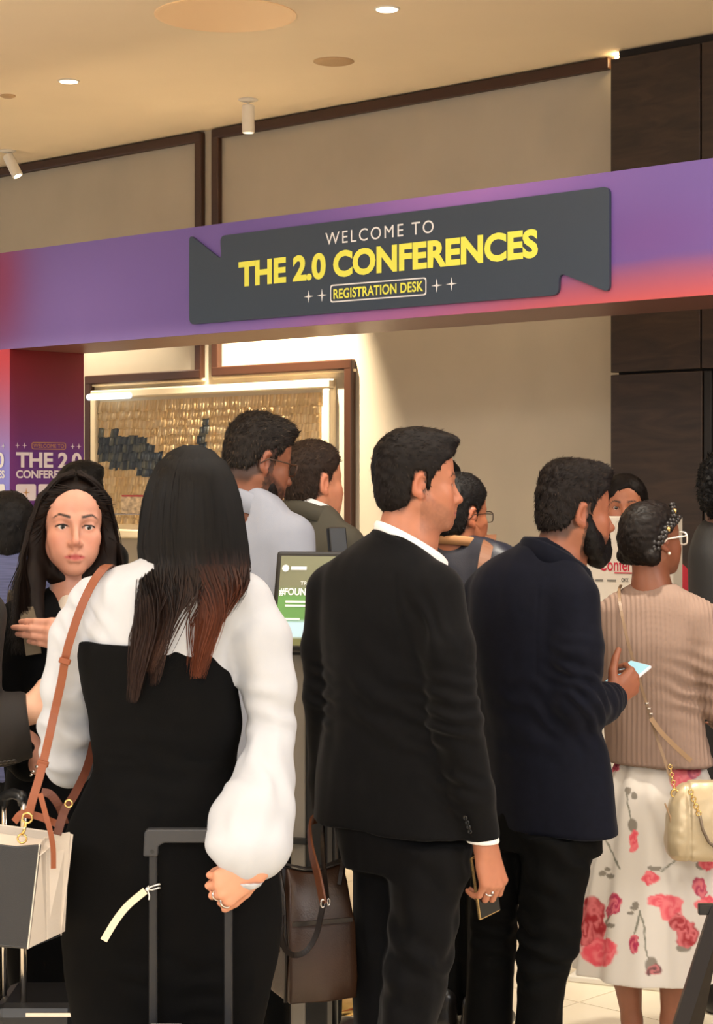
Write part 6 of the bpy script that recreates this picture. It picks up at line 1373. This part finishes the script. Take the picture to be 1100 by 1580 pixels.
# black A-frame stand at the right edge
DS = 4.85; so_ = PT(1100, 746, DS); fs = empty('sign_stand', (so_.x, DS, 0)); tag(fs, 'black folding sign stand with sloping legs at the right bottom edge', 'stand')
def r3(px, py, dy=0.0): v = PT(px, py, DS+dy); return Vector((v.x-so_.x, dy, v.z))
M_std = mat('black_bronze_metal', (34, 27, 22), 0.35, metal=0.2)
MB().box((r3(1077, 0).x, -0.01, r3(0, 1411).z), (r3(1230, 0).x, 0.01, r3(0, 1394).z), 0.003).build('top_bar', M_blackp, fs)
def leg(px0, py0, px1, dy0, dy1):
    a = r3(px0, py0, dy0); b = r3(px1, 1000, dy1); b.z = 0.0; MB().strap([a, b], (0, -1, 0), 0.036, 0.02).build('leg', M_std, fs)
leg(1107, 1400, 987, 0.0, -0.12); leg(1215, 1400, 1320, 0.0, -0.12); leg(1107, 1400, 1050, 0.02, 0.3); leg(1215, 1400, 1260, 0.02, 0.3)
# gold handbag with cross-body strap
DG = 5.24; gb_ = empty('gold_handbag', (0, 0, 0)); tag(gb_, 'pale gold satchel on a thin strap across the tan cardigan', 'bag')
M_gbag = mat('pale_gold_leather', (184, 166, 134), 0.36, metal=0.3, bump=0.1, bscale=400)
F = Field(PT(1012, 1345, DG)+Vector((0, -0.12, 0)), PT(1215, 1180, DG)+Vector((0, 0.14, 0)), 0.0045)
cx = PT(1102, 1262, DG); ry_ = lambda py: PT(0, py, DG).z
F.loft([(ry_(1204), cx.x+0.015, DG, 0.085, 0.022, 4), (ry_(1212), cx.x+0.01, DG, 0.105, 0.034, 4), (ry_(1240), cx.x, DG, 0.122, 0.05, 4), (ry_(1290), cx.x-0.004, DG, 0.128, 0.06, 4), (ry_(1315), cx.x-0.006, DG, 0.122, 0.06, 4), (ry_(1325), cx.x-0.006, DG, 0.108, 0.05, 4)], 0.01)
V, Q = F.nets(); V = relax(V, Q, 2); N = normals(V, Q); sd = V[:, 0]-(cx.x-0.075); V = V-N*(0.004*np.exp(-(sd/0.005)**2))[:, None]+N*(0.002*fbm(V, 30, 2, 5))[:, None]
link('bag_body', mesh_np('bag_body', V, [Q]), M_gbag, gb_, True)
LP = lambda px, py, dy: PT(px, py, PL.d+dy)
strap = [LP(958, 903, 0.05), LP(955, 912, -0.05), LP(957, 935, -0.115), LP(966, 980, -0.145), LP(980, 1030, -0.15), LP(994, 1075, -0.15), LP(1003, 1105, -0.155), LP(1014, 1140, -0.16), LP(1026, 1175, -0.18), LP(1036, 1205, -0.2)]
MB().strap(strap, [(0, 0, 1), (0, -0.6, 0.8)]+[(0, -1, 0.1)]*8, 0.008, 0.003).build('cross_strap', mat('taupe_strap', (120, 94, 68), 0.5), gb_)
MB().strap([LP(1004, 1108, -0.158), LP(1020, 1130, -0.165), LP(1045, 1155, -0.17), LP(1066, 1174, -0.17)], (0, -1, 0.1), 0.013, 0.004).build('strap_end', mat('tan_strap_end', (140, 110, 78), 0.5), gb_)
for (x, y) in ((998, 1085), (1001, 1093), (1004, 1101)): MB().box((-0.0045, -0.003, -0.0025), (0.0045, 0.003, 0.0025), 0.001, Matrix.Translation(LP(x, y, -0.158))).build('buckle', M_chrome, gb_)
for k in range(7): hoop(LP(1034+k*1.2, 1183+k*6, -0.19-k*0.003), 0.0052, 0.0016, M_gold, gb_, (0.3 if k % 2 else 1, 0.7 if k % 2 else 0, 0), (0, 0, 1), 'chain_link')
hoop(LP(1041, 1224, -0.235), 0.010, 0.0026, M_gold, gb_)
for k in range(8): hoop(LP(1066+k*2.0, 1222+k*5.5, -0.275), 0.0062, 0.0019, M_gold, gb_, (0.3 if k % 2 else 1, 0.7 if k % 2 else 0, 0), (0, 0, 1), 'chain_link')
MB().tube([LP(1080, 1258, -0.278), LP(1084, 1280, -0.282), LP(1094, 1300, -0.282), LP(1110, 1312, -0.28)], 0.004, 8).build('carry_handle', mat('grey_taupe_leather', (112, 96, 78), 0.5), gb_, True)
MB().tube([LP(1026, 1240, -0.2), LP(1034, 1260, -0.245), LP(1038, 1290, -0.25), LP(1036, 1312, -0.245)], 0.0025, 6).build('side_seam', MATS['tan_strap_end'], gb_, True)
# phones
def phone(name, lab, fr, size, m_case, m_scr, th=0.009):
    r = empty(name); tag(r, lab, 'phone'); r.matrix_world = fr
    b = MB().box((-size[0]/2, -th/2, -size[1]/2), (size[0]/2, th/2, size[1]/2), 0.004).build('case', m_case, r)
    MB().box((-size[0]/2+0.003, -th/2-0.0006, -size[1]/2+0.004), (size[0]/2-0.003, -th/2, size[1]/2-0.004)).build('screen', m_scr, r); return r, b
def frm(o, x, z):
    x = Vector(x).normalized(); z = Vector(z); z = (z-x*z.dot(x)).normalized(); y = z.cross(x)
    return Matrix(((x.x, y.x, z.x, o[0]), (x.y, y.y, z.y, o[1]), (x.z, y.z, z.z, o[2]), (0, 0, 0, 1)))
wG = Vector((PG.X, PG.d, 0)); hx = hG.R
pc = Vector(hG.w((0.090, 0.002, -0.032)))+wG
phone('phone', 'dark phone with a gold edge held low by the black-suited man', frm(pc, hx[:, 1], -Vector(hx[:, 0])*0.95+Vector(hx[:, 2])*0.1), (0.070, 0.145), mat('gold_phone_edge', (190, 160, 110), 0.25, metal=0.8), mat('phone_glass', (12, 12, 14), 0.08))
wJ = Vector((PJ.X, PJ.d, 0))
pj = PT(962, 1047, PJ.d+0.12)
phone('phone', 'white phone with a pale blue screen held up by the bearded man', frm(pj, (0.62, -0.72, -0.12), (0.62, 0.5, 0.42)), (0.070, 0.145), mat('white_phone_case', (226, 226, 232), 0.35), mat('pale_blue_screen', (150, 196, 210), 0.15, emit=(150, 200, 215), estr=0.5))
# white conference sign box
DW = 6.35; wo = PT(946, 746, DW); ws = empty('conference_sign', (wo.x, DW, 0), math.radians(-24)); tag(ws, 'white freestanding conference sign box with red lettering', 'sign')
ztop_ = CAMH-(797-HOR)/FPX*DW; Wd = 0.10
M_wbox = mat('white_board', (222, 212, 198), 0.5)
MB().box((-Wd, 0, 0.02), (0.20, 0.12, ztop_), 0.004).build('box', M_wbox, ws); MB().box((-0.14, -0.05, 0), (0.24, 0.17, 0.02), 0.004).build('foot_plate', M_white, ws)
def wz(py): return CAMH-(py-HOR)/FPX*DW
lettering('Conference', mat('red_print', (196, 36, 62), 0.5), ws, -0.046, 0.135, wz(881), wz(861), -0.002, 0.012)
MB().box((0.005, -0.003, wz(884.5)), (0.135, -0.0015, wz(882.8))).build('underline', MATS['red_print'], ws)
M_gp = mat('grey_print', (120, 116, 108), 0.6)
MB().lathe([(0.005, 0), (0.005, 0.001), (0.0005, 0.001)], 16, Matrix.Translation((-0.068, -0.001, wz(896))) @ Matrix.Rotation(math.pi/2, 4, 'X')).build('logo_dot', M_gp, ws)
MB().box((-0.060, -0.002, wz(897.4)), (-0.034, -0.001, wz(894.2))).build('logo_bar', M_gp, ws); MB().box((-0.020, -0.002, wz(897.2)), (0.010, -0.001, wz(894.4))).build('logo_bar', M_gp, ws)
lettering('OKX', mat('dark_print', (60, 56, 54), 0.6), ws, 0.028, 0.052, wz(897.5), wz(891.5), -0.002, 0.01)
M_gl = mat('pale_panel', (206, 196, 182), 0.4)
for (a, b) in ((-0.062, -0.012), (0.008, 0.07)): outline([(a, wz(838)), (a, wz(803)), (b, wz(803)), (b, wz(838))], 0.003, 0, -0.0015).build('panel_outline', M_gp if False else M_gl, ws)
# small acrylic holder added in place of a reflection in the artwork glass
DR = 7.6; ro = PT(206, 746, DR); rs = empty('reflection_stand_in', (ro.x, DR, 0), -TH*0.6); tag(rs, 'small clear holder on a pole, standing in for a reflection in the artwork glass', 'reflection stand-in')
zr0, zr1 = CAMH-(794-HOR)/FPX*DR, CAMH-(765-HOR)/FPX*DR
M_acr = mat('clear_acrylic', (235, 230, 220), 0.08, trans=0.9)
MB().box((-0.055, 0.0, zr0), (0.075, 0.004, zr1), 0.001).build('back_plate', M_acr, rs); MB().box((-0.055, -0.05, zr0), (0.075, 0.0, zr0+0.005), 0.001).build('ledge', M_acr, rs)
MB().box((-0.05, -0.012, zr0+0.006), (0.07, -0.006, zr1-0.004)).build('holder_sheet', mat('sheet_print', (176, 150, 116), 0.5, var=0.5, vscale=60), rs); MB().box((-0.052, -0.004, zr1-0.004), (0.073, 0.0, zr1+0.003)).build('edge_strip', mat('red_strip', (160, 40, 40), 0.4), rs)
MB().tube([(0.06, 0.01, 0.02), (0.06, 0.01, zr0+0.01)], 0.012, 12).build('pole', M_chrome, rs, True); MB().lathe([(0.14, 0.0), (0.14, 0.01), (0.015, 0.02), (0.013, 0.03)], 28, Matrix.Translation((0.06, 0.01, 0))).build('foot', M_chrome, rs, True)
